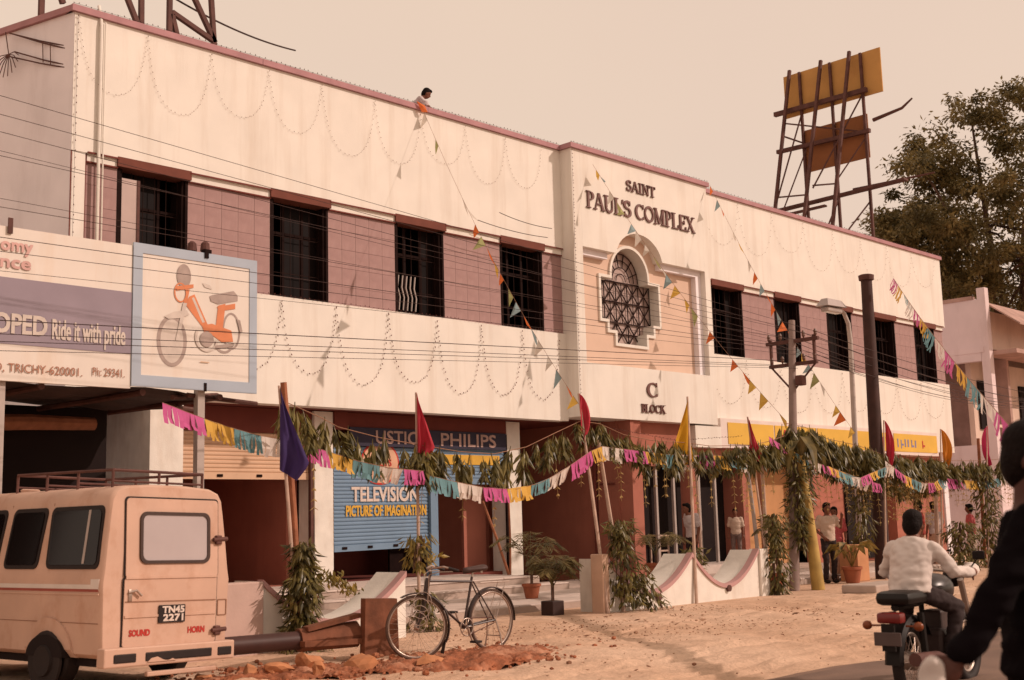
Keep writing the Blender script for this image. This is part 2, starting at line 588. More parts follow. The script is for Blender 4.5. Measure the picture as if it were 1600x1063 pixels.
# side wall, slanting back from the corner, and the rest of the shell
sd = Vector((-0.256, 0.967, 0))
sw = MB()
p0 = Vector((8.742, 0.006, 0)); p1 = p0 + sd * 12
nrm = Vector((0.967, 0.256, 0)) * 0.3
sw.prism([(p0.x, p0.y), (p0.x + .3, .30), (p1.x + nrm.x, p1.y + nrm.y), (p1.x, p1.y)], (0, 0, 0), (1, 0, 0), (0, 1, 0), ROOF, (0, 0, 1))
bpart('side_wall', sw, LILACSHADE)
cp = MB()
o_ = Vector((-0.967, -0.256, 0)) * 0.06
q0 = p0 + o_ + sd * .02; q1 = p1 + o_
cp.prism([(q0.x, q0.y), (q0.x + .4, q0.y + .1), (p1.x + nrm.x, p1.y + nrm.y), (q1.x, q1.y)], (0, 0, ROOF + .003), (1, 0, 0), (0, 1, 0), .108, (0, 0, 1))
bpart('coping', cp, MAUVE)
bpart('end_wall', MB().box(39.8, 40.098, 0.33, 12, 0, ROOF), LILACSHADE)
bpart('rear_wall', MB().box(6.2, 40.0, 11.7, 12, 0, ROOF), LILACSHADE)
bpart('roof_slab', MB().box(9.1, 39.8, .33, 11.7, 9.0, 9.2), CONC)
# soffit / floor slab over the ground floor
bpart('soffit', MB().box(8.95, 20.64, 0.06, 11.7, BOT + .02, BOT + .22), BROWN)
bpart('soffit', MB().box(20.66, 39.79, 0.10, 11.7, 3.80, 4.0), BROWN)
# dark rooms behind the upper windows
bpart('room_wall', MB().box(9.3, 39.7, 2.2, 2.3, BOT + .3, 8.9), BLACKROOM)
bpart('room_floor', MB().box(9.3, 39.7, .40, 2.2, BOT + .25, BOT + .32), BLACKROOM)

# piers faced with tiles, white trim below the upper wall
tile_me = None
def pier(x0, x1, cols, z0=SILL, z1=7.54):
    global tile_me
    p = bpart('pier', MB().box(x0, x1, 0.085, 0.32, z0 + .002, z1 - .002), JOINT)
    rows = 5
    w = (x1 - x0) / cols; h = (z1 - z0) / rows
    for j in range(rows):
        for i in range(cols):
            if tile_me is None:
                o = MB().cbox(-.5, .5, -.012, 0, -.5, .5, .002).build('tile', TILE, p)
                tile_me = o.data
            else:
                o = mesh_part('tile', tile_me, p)
            o.location = (x0 + (i + .5) * w - BL.x, 0.084 + rnd.uniform(-.002, .001), z0 + (j + .5) * h)
            o.scale = (w - .005, 1, h - .005)
    bpart('trim', MB().box(x0 + .02, x1 - .02, 0.035, 0.30, z1 + .012, HEAD - .002), WHITE)
    bpart('drip', MB().box(x0 + .01, x1 - .01, 0.022, 0.06, z1 - .012, z1 + .012), BROWN)
    bpart('drip', MB().box(x0 + .01, x1 - .01, -0.022, -0.001, HEAD - .004, HEAD + .022), BROWN)
PIERS = [(9.02, 9.60, 2), (10.93, 12.65, 5), (13.97, 15.65, 5), (16.97, 18.65, 5), (20.0, 20.65, 2),
         (25.95, 26.52, 2), (27.96, 29.56, 4), (30.88, 32.40, 4), (33.85, 35.24, 4), (36.6, 37.95, 4), (39.38, 40.0, 2)]
for a in PIERS:
    pier(*a)
# corner post left of the first window
bpart('corner_post', MB().box(8.76, 9.0, .012, .3, SILL, HEAD - .002), WHITE)
bpart('drip', MB().box(8.98, 9.02, .02, .2, SILL, HEAD - .002), BROWN)
bpart('drip', MB().box(8.745, 8.762, -.004, .2, SILL, HEAD - .002), BROWN)

def window(x0, x1, k):
    z0, z1 = SILL, 7.725
    w = bpart('window', MB().box(x0 - .03, x1 + .03, -.012, 0.31, HEAD - .12, z1), mat('lintel_shade_brown', (.15, .048, .033), .85, .15, 3))  # dark brown head strip stands for the shaded underside of the window head
    bp_child(w, 'casing', MB().box(x0 - .0, x0 + .05, .06, .44, z0, HEAD - .13).box(x1 - .05, x1, .06, .44, z0, HEAD - .13)
             .box(x0 + .05, x1 - .05, .06, .44, z0, z0 + .04), DARKWOOD)
    inner = MB()
    inner.box(x0 + .052, x0 + .10, .10, .48, z0 + .05, HEAD - .13).box(x1 - .10, x1 - .052, .10, .48, z0 + .05, HEAD - .13)
    for t in (0.34, 0.67):
        xx = x0 + (x1 - x0) * t
        inner.box(xx - .025, xx + .025, .30, .36, z0 + .05, HEAD - .13)
    inner.box(x0 + .1, x1 - .1, .305, .355, z0 + 1.25, z0 + 1.30)
    bp_child(w, 'frame', inner, DARKWOOD)
    g = MB()
    nb = 6
    for i in range(nb):
        xx = x0 + .12 + (x1 - x0 - .24) * i / (nb - 1)
        g.bar((xx, .22, z0 + .05), (xx, .22, HEAD - .13), .010)
    for zz in (z0 + .5, z0 + 1.2):
        g.bar((x0 + .1, .228, zz), (x1 - .1, .228, zz), .012)
    bp_child(w, 'grille', g, GRILLE)
    for t0, t1 in ((0.06, .33), (.36, .655), (.685, .94)):
        if rnd.random() < 0.55:
            bp_child(w, 'pane', MB().box(x0 + (x1 - x0) * t0, x0 + (x1 - x0) * t1, .325, .331, z0 + .06, HEAD - .12), DGLASS)
    return w
WINS = [(9.60, 10.93), (12.65, 13.97), (15.65, 16.97), (18.65, 20.0), (26.52, 27.96), (29.56, 30.88), (32.40, 33.85), (35.24, 36.6), (37.95, 39.38)]
for k, (a, b_) in enumerate(WINS):
    w = window(a, b_, k)
    if k == 0:   # pale casement leaf standing open in the first window
        s = MB().box(9.69, 10.02, .10, .13, SILL + .06, HEAD - .28)
        bp_child(w, 'casement', s, PGLASS)
        bp_child(w, 'casement_rail', MB().box(9.685, 10.03, .085, .099, SILL + .52, SILL + .56).box(9.98, 10.03, .085, .099, SILL + .06, HEAD - .28), STEEL)
    if k == 2:   # ornamental bars low in the third window
        g = MB()
        for i in range(5):
            xx = 15.80 + .11 * i
            g.tube([(xx, .15, SILL + .08), (xx + .03, .15, SILL + .35), (xx - .03, .15, SILL + .55), (xx, .15, SILL + .8)], .016, 5)
        bp_child(w, 'ornamental_bar', g, PIPE)

# ------------------------------------------------------------------ central block
YB = -0.35
bpart('block_wall', MB().box(20.65, 20.95, YB, .34, 3.78, ROOF), WHITE)
bpart('block_wall', MB().box(25.72, 25.95, YB, .34, 3.78, ROOF), WHITE)
bpart('block_wall', MB().box(20.952, 25.718, YB, .34, 3.78, 5.03), WHITE)
CXW = 22.95
arch = [(20.952, 7.75), (CXW - .98, 7.75)]
for i in range(17):
    a = math.pi - math.pi * i / 16
    arch.append((CXW + .10 + .90 * math.cos(a), 7.62 + .72 * max(0.18, math.sin(a)) if 0 < i < 16 else 7.75))
arch += [(CXW + 1.08, 7.75), (25.718, 7.75), (25.718, ROOF), (20.952, ROOF)]
bpart('block_wall', MB().prism(arch, (0, YB, 0), (1, 0, 0), (0, 0, 1), .30, (0, 1, 0)), WHITE)
for x0_, x1_, z0_, z1_ in ((25.50, 25.719, 5.03, 7.75), (20.953, 22.0, 7.60, 7.749), (24.03, 25.498, 7.60, 7.749)):
    bpart('recess_step', MB().box(x0_, x1_, -.20, -.048, z0_, z1_), LILACSHADE)
def stepped(off, ztop=0.0):
    q = []
    right = [(.61 - off, 5.58 + off), (.61 - off, 5.88 + off), (.89 - off, 5.88 + off), (.89 - off, 6.13 + off), (1.15 - off, 6.13 + off), (1.15 - off, 7.24 - off), (.74 - off, 7.24 - off)]
    arc = [((.74 - off) * math.cos(R(a)), 7.30 + (.76 - off) * math.sin(R(a))) for a in range(0, 181, 10)]
    left = [(-x, z) for x, z in right[::-1]]
    return [(CXW + x, z) for x, z in right + arc + left]
so = stepped(0)
nr = 7
rightside = so[:nr + 10]          # bottom right corner up to the apex
leftside = so[nr + 9:]            # apex down to the bottom left corner
ptsR = [(CXW, 5.0), (25.72, 5.0), (25.72, 9.9), (CXW, 9.9)] + rightside[::-1] + [(CXW, rightside[0][1])]
ptsL = [(CXW, 9.9), (20.95, 9.9), (20.95, 5.0), (CXW, 5.0), (CXW, leftside[-1][1])] + leftside[::-1]
for q in (ptsR, ptsL):
    bpart('recessed_panel', MB().prism(q, (0, -.049, 0), (1, 0, 0), (0, 0, 1), .37, (0, 1, 0)), TANPANEL)
fr = bpart('ornate_window_frame', MB().ring(stepped(-.02), stepped(.05), (0, -.10, 0), (1, 0, 0), (0, 0, 1), .40, (0, 1, 0)), WHITE)
bp_child(fr, 'window_glass', MB().prism(stepped(.03), (0, .24, 0), (1, 0, 0), (0, 0, 1), .01, (0, 1, 0)), PGLASS)
g = MB()
yg = .20
def gbar(a, b, w=.022):
    g.bar((a[0], yg + rnd.uniform(-.004, .004), a[1]), (b[0], yg + rnd.uniform(-.004, .004), b[1]), w)
cols = [CXW + (-1.09 + 0.436 * i) for i in range(6)]
rows = [7.19, 6.72, 6.25, 5.93, 5.63]
def halfw(z):
    return 1.09 if z >= 6.19 else .83 if z >= 5.94 else .55
for z in (7.20, 6.70, 6.19, 5.92, 5.64):
    h = halfw(z + .001)
    gbar((CXW - h, z), (CXW + h, z), .028)
zs = [7.20, 6.70, 6.19]
for i in range(5):
    for j in range(2):
        x0, x1 = cols[i], cols[i + 1]
        gbar((x0, zs[j]), (x1, zs[j + 1])); gbar((x1, zs[j]), (x0, zs[j + 1]))
        xm = (x0 + x1) / 2
        gbar((xm, zs[j]), (xm, zs[j + 1]), .016)
for x in cols:
    gbar((x, 7.2), (x, 6.19), .02)
for i in range(1, 4):
    x0, x1 = cols[i], cols[i + 1]
    gbar((x0, 6.19), (x1, 5.68)); gbar((x1, 6.19), (x0, 5.68))
    gbar((x0, 6.19), (x0, 5.93 if i in (1,) else 5.64), .02); gbar((x1, 6.19), (x1, 5.93 if i == 3 else 5.64), .02)
for rr in (.18, .33, .5, .66):
    pts = [(CXW + rr * math.cos(R(a)), yg, 7.24 + rr * math.sin(R(a)) * 1.05) for a in range(0, 181, 12)]
    g.tube(pts, .012, 5)
for a in (22, 50, 78, 102, 130, 158):
    c, s = math.cos(R(a)), math.sin(R(a))
    gbar((CXW + .33 * c, 7.24 + .34 * s), (CXW + .68 * c, 7.24 + .71 * s), .02)
bp_child(fr, 'window_grille', g, GRILLE)

# raised serif letters
def serif_letter(ch):
    """strokes: ('l',x0,y0,x1,y1,w), ('a',cx,cy,rx,ry,a0,a1,w0,w1), ('s',x,y,half) serif; returns list and advance"""
    T, t = .17, .07
    L = {
        'S': ([('a', .30, .74, .22, .21, 20, 270, T * .8, T), ('a', .30, .29, .24, .24, 90, -150, T, T * .8), ('l', .50, .70, .50, .98, t), ('l', .06, .02, .06, .30, t)], .62),
        'A': ([('l', .08, 0, .38, 1, t), ('l', .38, 1, .70, 0, T), ('l', .18, .34, .58, .34, t), ('s', .08, 0, .13), ('s', .70, 0, .15)], .80),
        'I': ([('l', .20, 0, .20, 1, T), ('s', .20, 0, .19), ('s', .20, 1, .19)], .42),
        'N': ([('l', .14, 0, .14, 1, t), ('l', .14, 1, .66, 0, T), ('l', .66, 0, .66, 1, t), ('s', .14, 0, .14), ('s', .12, 1, .13), ('s', .66, 1, .14)], .82),
        'T': ([('l', .36, 0, .36, 1, T), ('l', .04, .965, .68, .965, t), ('l', .05, .76, .05, 1, t), ('l', .67, .76, .67, 1, t), ('s', .36, 0, .18)], .74),
        'P': ([('l', .16, 0, .16, 1, T), ('a', .24, .735, .28, .235, 95, -95, t, t), ('a', .30, .735, .22, .22, 80, -80, t, T), ('s', .16, 0, .17), ('s', .14, 1, .14)], .60),
        'U': ([('l', .16, .30, .16, 1, T), ('a', .39, .32, .24, .29, 185, 355, T, t), ('l', .64, .30, .64, 1, t), ('s', .16, 1, .17), ('s', .64, 1, .14)], .80),
        'L': ([('l', .16, 0, .16, 1, T), ('l', .10, .035, .58, .035, t), ('l', .58, 0, .58, .28, t), ('s', .16, 1, .17), ('s', .13, 0, .14)], .64),
        "'": ([('l', .07, .98, .05, .74, .10)], .14),
        'C': ([('a', .42, .5, .34, .44, 45, 315, t, T), ('l', .68, .70, .68, .98, t), ('l', .68, .08, .68, .24, t)], .76),
        'O': ([('a', .42, .5, .34, .44, 0, 180, T, T), ('a', .42, .5, .34, .44, 180, 360, T, T)], .84),
        'M': ([('l', .12, 0, .15, 1, t), ('l', .15, 1, .46, .06, T), ('l', .46, .06, .78, 1, t), ('l', .78, 0, .78, 1, T), ('s', .12, 0, .13), ('s', .78, 0, .16), ('s', .12, 1, .12), ('s', .82, 1, .12)], .98),
        'E': ([('l', .16, 0, .16, 1, T), ('l', .10, .965, .58, .965, t), ('l', .16, .52, .46, .52, t), ('l', .10, .035, .60, .035, t), ('l', .58, .76, .58, 1, t), ('l', .60, 0, .60, .26, t), ('l', .46, .40, .46, .64, t)], .68),
        'X': ([('l', .12, 1, .66, 0, T), ('l', .64, 1, .10, 0, t), ('s', .12, 1, .15), ('s', .66, 0, .15), ('s', .64, 1, .12), ('s', .10, 0, .12)], .76),
        'B': ([('l', .16, 0, .16, 1, T), ('a', .26, .755, .26, .21, 90, -90, t, T), ('a', .26, .275, .30, .24, 90, -90, T, t), ('s', .14, 0, .13), ('s', .14, 1, .13)], .62),
        'K': ([('l', .16, 0, .16, 1, T), ('l', .22, .42, .60, 1, t), ('l', .34, .58, .68, 0, T), ('s', .16, 0, .17), ('s', .16, 1, .17), ('s', .62, 1, .13), ('s', .68, 0, .14)], .78),
    }
    return L[ch]
def serif_line(s, x0, x1, z, h, y):
    adv = sum(.34 if c == ' ' else serif_letter(c)[1] for c in s)
    kx = (x1 - x0) / adv
    x = x0
    for c in s:
        if c == ' ':
            x += .34 * kx
            continue
        st_, ad = serif_letter(c)
        m = MB()
        for q, e in enumerate(st_):
            dy = -0.035 - 0.002 * q
            if e[0] == 'l':
                _, ax, ay, bx, by, w = e
                d = Vector(((bx - ax) * kx, (by - ay) * h)); d.normalize()
                nn = Vector((-d.y, d.x)) * w * h / 2
                if abs(d.y) > .3:
                    nn = Vector((w * min(kx, h) / 2, 0)) * (-1 if d.y > 0 else 1)
                A, B = Vector((x + ax * kx, z + ay * h)), Vector((x + bx * kx, z + by * h))
                poly = [A - nn, B - nn, B + nn, A + nn]
            elif e[0] == 's':
                _, sx, sy, hw = e
                zz = z + sy * h + (0 if sy < .5 else -.06 * h)
                poly = [(x + (sx - hw) * kx, zz), (x + (sx + hw) * kx, zz), (x + (sx + hw) * kx, zz + .06 * h), (x + (sx - hw) * kx, zz + .06 * h)]
            else:
                _, cx, cy, rx, ry, a0, a1, w0, w1 = e
                o_, i_ = [], []
                for k in range(13):
                    f = k / 12
                    a = R(a0 + (a1 - a0) * f)
                    w = w0 + (w1 - w0) * math.sin(math.pi * f) if w0 < w1 else w0 * (.45 + .55 * math.sin(math.pi * f) ** .7)
                    for lst, sg in ((o_, .5), (i_, -.5)):
                        lst.append((x + (cx + (rx + sg * w) * math.cos(a)) * kx, z + (cy + (ry + sg * w * .8) * math.sin(a)) * h))
                poly = o_ + i_[::-1]
            m.prism([tuple(p) for p in poly], (0, y, 0), (1, 0, 0), (0, 0, 1), dy, (0, 1, 0))
        bpart('letter', m, LETTER)
        x += ad * kx
serif_line("SAINT", 22.62, 23.76, 9.37, .27, YB)
serif_line("PAUL'S COMPLEX", 21.12, 25.34, 8.70, .41, YB)
serif_line("C", 23.08, 23.50, 4.34, .37, YB)
serif_line("BLOCK", 22.84, 23.76, 3.97, .20, YB)

# ------------------------------------------------------------------ ground floor
YS = 0.8
# big corner column (front face lit) and the white pillars between the shops
bpart('column', MB().box(10.23, 10.85, -.02, 2.0, 0.0, BOT - .02), WHITE2)
for x0, x1 in ((14.16, 14.60), (19.42, 19.84)):
    bpart('pillar', MB().box(x0, x1, YS - .02, YS + .5, 0.3, BOT), WHITE2)
bpart('lintel', MB().box(10.86, 14.15, YS + .05, YS + .3, 3.25, BOT + .01), BROWN)
bpart('lintel', MB().box(14.61, 19.41, YS - .015, YS + .3, 3.43, BOT + .01), BROWN)
bpart('lintel_nib', MB().box(14.62, 14.95, YS - .06, YS - .02, 3.36, BOT + .012), BROWN)
# rooms
bpart('shop_interior', MB().box(10.9, 14.1, 4.4, 4.5, .35, BOT).box(13.9, 14.15, 1.35, 4.4, .35, BOT).box(10.86, 10.95, 1.02, 4.4, .35, BOT).box(10.9, 14.1, 1.0, 4.4, .30, .40), REDWALL)
bpart('shop_interior', MB().box(14.5, 19.5, 3.4, 3.5, .35, BOT).box(14.5, 14.6, 1.35, 3.4, .35, BOT).box(14.6, 19.4, 1.0, 3.4, .30, .40), BROWN)
bpart('shop_partition', MB().box(18.72, 19.40, 1.5, 1.58, .40, 3.2), REDWALL)
def shutter(x0, x1, z0, z1, y, material, tilt=0.0):
    m = MB()
    pitch = .075
    n = int((z1 - z0) / pitch)
    prof = []
    for i in range(n):
        zb = z0 + .12 + i * pitch
        if zb + pitch > z1: break
        prof += [(0.0, zb), (-.018, zb + pitch * .35), (-.018, zb + pitch * .7), (-.002, zb + pitch * .98)]
    vs = []
    for dy, z in prof:
        t = tilt * max(0, (z1 - z) / (z1 - z0))
        vs += [(x0, y + dy, z), (x1, y + dy, z + t)]
    fs = [(2 * i, 2 * i + 1, 2 * i + 3, 2 * i + 2) for i in range(len(prof) - 1)]
    m.add(vs, fs)
    s = bpart('shutter', m, material)
    t = MB().add([(x0, y - .025, z0), (x1, y - .025, z0 + tilt), (x1, y - .025, z0 + .125 + tilt), (x0, y - .025, z0 + .125),
                  (x0, y + .02, z0), (x1, y + .02, z0 + tilt), (x1, y + .02, z0 + .125 + tilt), (x0, y + .02, z0 + .125)],
                 [(0, 1, 2, 3), (7, 6, 5, 4), (0, 4, 5, 1), (3, 2, 6, 7), (0, 3, 7, 4), (1, 5, 6, 2)])
    b = bp_child(s, 'bottom_rail', t, material)
    for f in (.10, .36, .63, .9):
        xx = x0 + (x1 - x0) * f
        bp_child(s, 'shutter_lock', MB().cbox(xx - .06, xx + .06, y - .045, y - .024, z0 + .04 + tilt * f, z0 + .09 + tilt * f, .008), DARKWOOD)
    return s
shutter(11.0, 14.12, 2.38, 3.3, YS + .10, TANSHUT)
sh = shutter(14.64, 17.08, 0.98, 3.12, YS + .03, BLUESHUT, .03)
bpart('door_post', MB().box(17.10, 17.30, YS - .05, YS + .12, .40, 3.12), BLUESHUT)
shutter(17.32, 19.40, 2.30, 3.12, YS + .03, BLUESHUT)
bpart('shutter_guide', MB().box(14.08, 14.155, YS + .0, YS + .08, .4, 3.25), STEEL)
bpart('shutter_guide', MB().box(19.36, 19.418, YS - .03, YS + .02, .4, 3.4), DARKWOOD)
# signboard over the shutters
sb = bpart('signboard', MB().box(14.98, 19.34, YS - .08, YS - .02, 3.05, 3.42), NAVY)
ex, ez = (1, 0, 0), (0, 0, 1)
def btext(s, h, x, z, y, material, parent, width=None, bold=0.0):
    o = text_part(s, h, .006, (x - BL.x, y, z), ex, ez, material, parent, width=width, bold=bold)
    return o
btext('USTIC', .25, 15.62, 3.11, YS - .086, SHADEP, sb, width=1.10, bold=.012)
btext('-', .25, 16.82, 3.11, YS - .086, SHADEP, sb, width=.16, bold=.02)
btext('PHILIPS', .26, 17.38, 3.10, YS - .086, SHADEP, sb, width=1.62, bold=.014)
# painted shutter: pale disc with red rim, words
dc = [(15.80 + .46 * math.cos(R(a)) - BL.x, 2.72 + .40 * math.sin(R(a))) for a in range(0, 360, 12)]
dc2 = [(15.80 + .50 * math.cos(R(a)) - BL.x, 2.72 + .44 * math.sin(R(a))) for a in range(0, 360, 12)]
MB().prism(dc2, (0, YS + .006, 0), ex, ez, -.004, (0, 1, 0)).build('painted_rim', REDP, sh)
MB().prism(dc, (0, YS + .001, 0), ex, ez, -.004, (0, 1, 0)).build('painted_disc', mat('peach_print', (.62, .36, .24), .7), sh)
btext('PHILIPS', .13, 15.52, 2.66, YS - .006, REDP, sh, width=.56, bold=.008)
btext('TELEVISION', .27, 15.06, 1.95, YS + .002, PALE, sh, width=1.72, bold=.02)
btext('PICTURE OF IMAGINATION', .20, 14.92, 1.66, YS + .002, YELLOWP, sh, width=2.08, bold=.014)
yl = MB().box(17.40, 19.2, YS + .0, YS + .005, 2.72, 2.93)
yl.v = [(x - BL.x, y, z) for x, y, z in yl.v]
yl.build('painted_band', YELLOWP, sh)
# dark doors in the third bay
bpart('inner_door', MB().box(17.5, 18.6, 2.6, 2.66, .4, 2.6), DARKWOOD)
# passage and left-facing wall under the central block
bpart('passage_wall', MB().box(22.50, 22.62, -.28, 4.6, 0.02, 3.80), REDWALL)
bpart('passage_rear', MB().box(19.5, 22.5, 4.6, 4.7, 0.02, 3.80), REDWALL)
bpart('passage_pier', MB().box(22.45, 22.498, .1, .75, .02, 3.79), REDWALL)
bpart('downpipe', MB().tube([(22.42, .82, .1), (22.42, .82, 3.7)], .045, 8).tube([(22.42, .80, 2.3), (22.42, .2, 2.3)], .02, 6), BROWN)
# entrance: lit jambs, dark doors with posts
bpart('entrance_jamb', MB().box(22.622, 22.92, -.25, .2, .02, 3.80), REDWALL)
bpart('entrance_doors', MB().box(22.7, 27.4, .60, .66, .02, 3.80), BLACKROOM)
bpart('entrance_head', MB().box(22.93, 27.37, .0, .25, 2.72, 3.80), REDWALL)
for x in (23.85, 24.55, 25.6, 26.3):
    bpart('entrance_post', MB().box(x, x + .07, .10, .17, .3, 2.72), PIPE)
bpart('entrance_pillar', MB().box(25.0, 25.22, -.1, .22, .02, 2.72), REDWALL)
bpart('entrance_step', MB().box(23.06, 27.3, -.75, .58, .10, .30), STONE)
bpart('right_wall', MB().box(27.4, 31.2, .9, 1.1, .02, 3.80), mat('ochre_wall', (.50, .26, .12), .9, .1, 2))
bpart('right_pier', MB().box(27.38, 27.6, -.02, 1.0, .02, 3.80), REDWALL)
bpart('right_wall', MB().box(31.2, 39.7, .35, .5, .02, 3.80), REDWALL)
bpart('right_door', MB().box(33.2, 35.4, .28, .345, .1, 2.6), BLACKROOM)
bpart('right_pillar', MB().box(35.8, 36.6, .05, .34, .02, 3.80), REDWALL)
# yellow fascia sign on the right wing
sg = bpart('fascia_sign', MB().box(26.25, 38.45, -.22, -.004, 3.22, 3.98), mat('white_frame', (.70, .60, .56), .6, .05))
for x0, x1 in ((26.55, 28.7), (28.76, 30.9), (30.96, 33.1), (33.16, 35.2), (35.45, 38.35)):
    p = MB().box(x0, x1, -.236, -.224, 3.32, 3.88)
    p.v = [(x - BL.x, y, z) for x, y, z in p.v]
    p.build('yellow_panel', mat('yellow_board', (.66, .40, .06), .6, .08, 1.5), sg)
# weathered sign writing, no longer readable: brush strokes
BLUEP = mat('blue_print', (.20, .19, .33), .7, .1)
def strokes(x0, x1, z0, z1, material, seed):
    rr = random.Random(seed)
    m = MB()
    x = x0
    while x < x1 - .1:
        w = rr.uniform(.05, .10)
        m.box(x - BL.x, x + w - BL.x, -.243, -.238, z0 + rr.uniform(0, .06), z1 - rr.uniform(0, .06))
        if rr.random() < .6:
            zz = rr.uniform(z0 + .05, z1 - .1)
            m.box(x + w - BL.x, x + w + .12 - BL.x, -.242, -.238, zz, zz + .06)
        x += w + rr.uniform(.10, .2)
    m.build('worn_lettering', material, sg)
strokes(29.0, 29.75, 3.42, 3.78, REDP, 1)
strokes(34.4, 35.1, 3.42, 3.78, REDP, 2)
strokes(35.65, 37.0, 3.42, 3.74, BLUEP, 3)
strokes(37.3, 37.6, 3.44, 3.72, REDP, 4)
bpart('plaster_box', MB().box(25.0, 26.1, -.33, .0, 3.2, 3.74), WHITE)
# rainwater pipe near the left corner
bpart('rain_pipe', MB().tube([(9.20, -.05, 5.2), (9.20, -.05, 9.9), (9.20, -.02, 10.05), (9.22, .10, 10.32)], .028, 8)
      .tube([(9.28, -.04, 5.2), (9.28, -.04, 10.0)], .014, 6), WHITE2, smooth=True)
# rebar sticking out of the side wall
RBO = Vector((8.5, .9, 9.5))
rb = thing('rebar_cage', 'rusty reinforcement rods sticking out of the shaded side wall', 'rebar', RBO)
off = Vector((-.967, -.256, 0))
def rod(a, b, o1, o2, r=.013):
    a = Vector(a) + off * o1 - RBO; b = Vector(b) + off * o2 - RBO
    MB().tube([a, a.lerp(b, .5) + Vector((0, 0, -.015)), b], r, 5).build('rod', STEEL, rb)
rod((8.72, .10, 9.47), (8.36, 1.45, 9.99), -.02, .10)
rod((8.72, .10, 9.42), (8.38, 1.38, 9.96), -.02, .13)
rod((8.74, .05, 9.12), (8.40, 1.30, 9.62), -.02, .10)
rod((8.74, .05, 9.08), (8.38, 1.40, 9.55), -.02, .14)
rod((8.62, .50, 9.60), (8.63, .48, 9.22), .06, .06, .008)
rod((8.57, .68, 9.68), (8.58, .66, 9.30), .06, .06, .008)
c = Vector((8.37, 1.43, 9.60)) + off * .12 - RBO
sdv = Vector((-.256, .967, 0))
for k in range(10):
    a = R(-185 + k * 21)
    e = c + sdv * (-.32 * math.cos(a)) + Vector((0, 0, .30 * math.sin(a) - .12)) + off * .05
    MB().tube([c, c.lerp(e, .55) + Vector((0, 0, .05)), e], .008, 5).build('tie_wire', STEEL, rb)
MB().tube([c, c + sdv * .10 + Vector((0, 0, .42))], .009, 5).build('tie_wire', STEEL, rb)
# ------------------------------------------------------------------ neighbour shop on the left: awning, hoarding with a moped
BBW = mat('board_white', (0.70, 0.64, 0.58), 0.7, 0.05, 1.5, stain=(0.55, 0.33, 0.16), stain_scale=(2.5, 2.5, .4), stain_amt=.35)
BBLUE = mat('board_pale_blue', (0.37, 0.43, 0.51), 0.7, 0.06, 2)
BVIOL = mat('board_violet', (0.27, 0.225, 0.27), 0.7, 0.08, 2)
BPINK = mat('faded_pink_print', (0.58, 0.36, 0.33), 0.7, 0.1, 4)
PGREY = mat('grey_print', (0.36, 0.285, 0.255), 0.7, 0.15, 6)
PORG = mat('orange_print', (0.62, 0.22, 0.10), 0.7, 0.1, 6)
PLG = mat('light_grey_print', (0.56, 0.49, 0.44), 0.7, 0.1, 6)
PRED = mat('red_letter_print', (0.36, 0.17, 0.11), 0.7, 0.1, 6)
YH = -3.6
hb = thing('moped_billboard', 'wide billboard with a moped picture in a pale blue frame above the awning', 'billboard', (9.0, YH, 0))
OX = 9.0
def hpart(name, m, material, parent=hb, smooth=False):
    m.v = [(x - OX, y - YH, z) for x, y, z in m.v]
    return m.build(name, material, parent, smooth)
pan = hpart('text_panel', MB().box(3.4, 7.96, YH, YH + .06, 3.36, 5.31), BBW)
pic = hpart('picture_panel', MB().box(7.97, 9.92, YH - .01, YH + .06, 3.40, 5.35), BBW)
hpart('picture_frame', MB().ring([(7.965, 3.395), (9.925, 3.395), (9.925, 5.355), (7.965, 5.355)], [(8.10, 3.55), (9.80, 3.55), (9.80, 5.22), (8.10, 5.22)], (0, YH - .022, 0), (1, 0, 0), (0, 0, 1), .03, (0, 1, 0)), BBLUE)
hpart('violet_band', MB().box(3.4, 7.955, YH - .006, YH - .002, 3.82, 4.66), BVIOL)
def htext(s, h, x, z, material, width=None, bold=0, parent=None):
    return text_part(s, h, .004, (x - OX, -.013, z), (1, 0, 0), (0, 0, 1), material, parent or pan, width=width, bold=bold)
htext('omy', .155, 6.17, 5.0, BPINK, width=.40, bold=.012)
htext('nce', .155, 6.17, 4.78, BPINK, width=.38, bold=.012)
htext('MOPED', .235, 5.90, 3.955, PLG, width=.88, bold=.018)
htext('Ride it with pride', .25, 6.86, 3.93, PLG, width=1.00, bold=.010)
htext('ROAD, TRICHY-620001.', .105, 5.86, 3.475, PRED, width=1.42, bold=.0)
htext('Ph: 29341.', .105, 7.42, 3.50, PRED, width=.45, bold=.0)
# moped picture: flat painted shapes, thin layers
lay = [0]
def flat(poly, material, name='painted_shape'):
    lay[0] += 1
    y = -.012 - .0006 * lay[0]
    m = MB().prism([(8.98 + x - OX, 4.40 + z) for x, z in poly], (0, y, 0), (1, 0, 0), (0, 0, 1), -.0005, (0, 1, 0))
    return m.build(name, material, pic)
def ell(cx, cz, rx, rz, n=24, a0=0, a1=360):
    return [(cx + rx * math.cos(R(a0 + (a1 - a0) * i / n)), cz + rz * math.sin(R(a0 + (a1 - a0) * i / n))) for i in range(n + (a1 - a0 != 360))]
def ering(cx, cz, rx, rz, w, material, a0=0, a1=360):
    n = 28
    o_ = [(cx + rx * math.cos(R(a0 + (a1 - a0) * i / n)), cz + rz * math.sin(R(a0 + (a1 - a0) * i / n))) for i in range(n + 1)]
    i_ = [(cx + (rx - w) * math.cos(R(a0 + (a1 - a0) * i / n)), cz + (rz - w) * math.sin(R(a0 + (a1 - a0) * i / n))) for i in range(n + 1)]
    flat(o_ + i_[::-1], material)
flat(ell(-.42, -.35, .20, .33), PLG)
ering(-.42, -.35, .23, .36, .055, PGREY)
ering(.52, -.13, .15, .27, .03, PGREY)
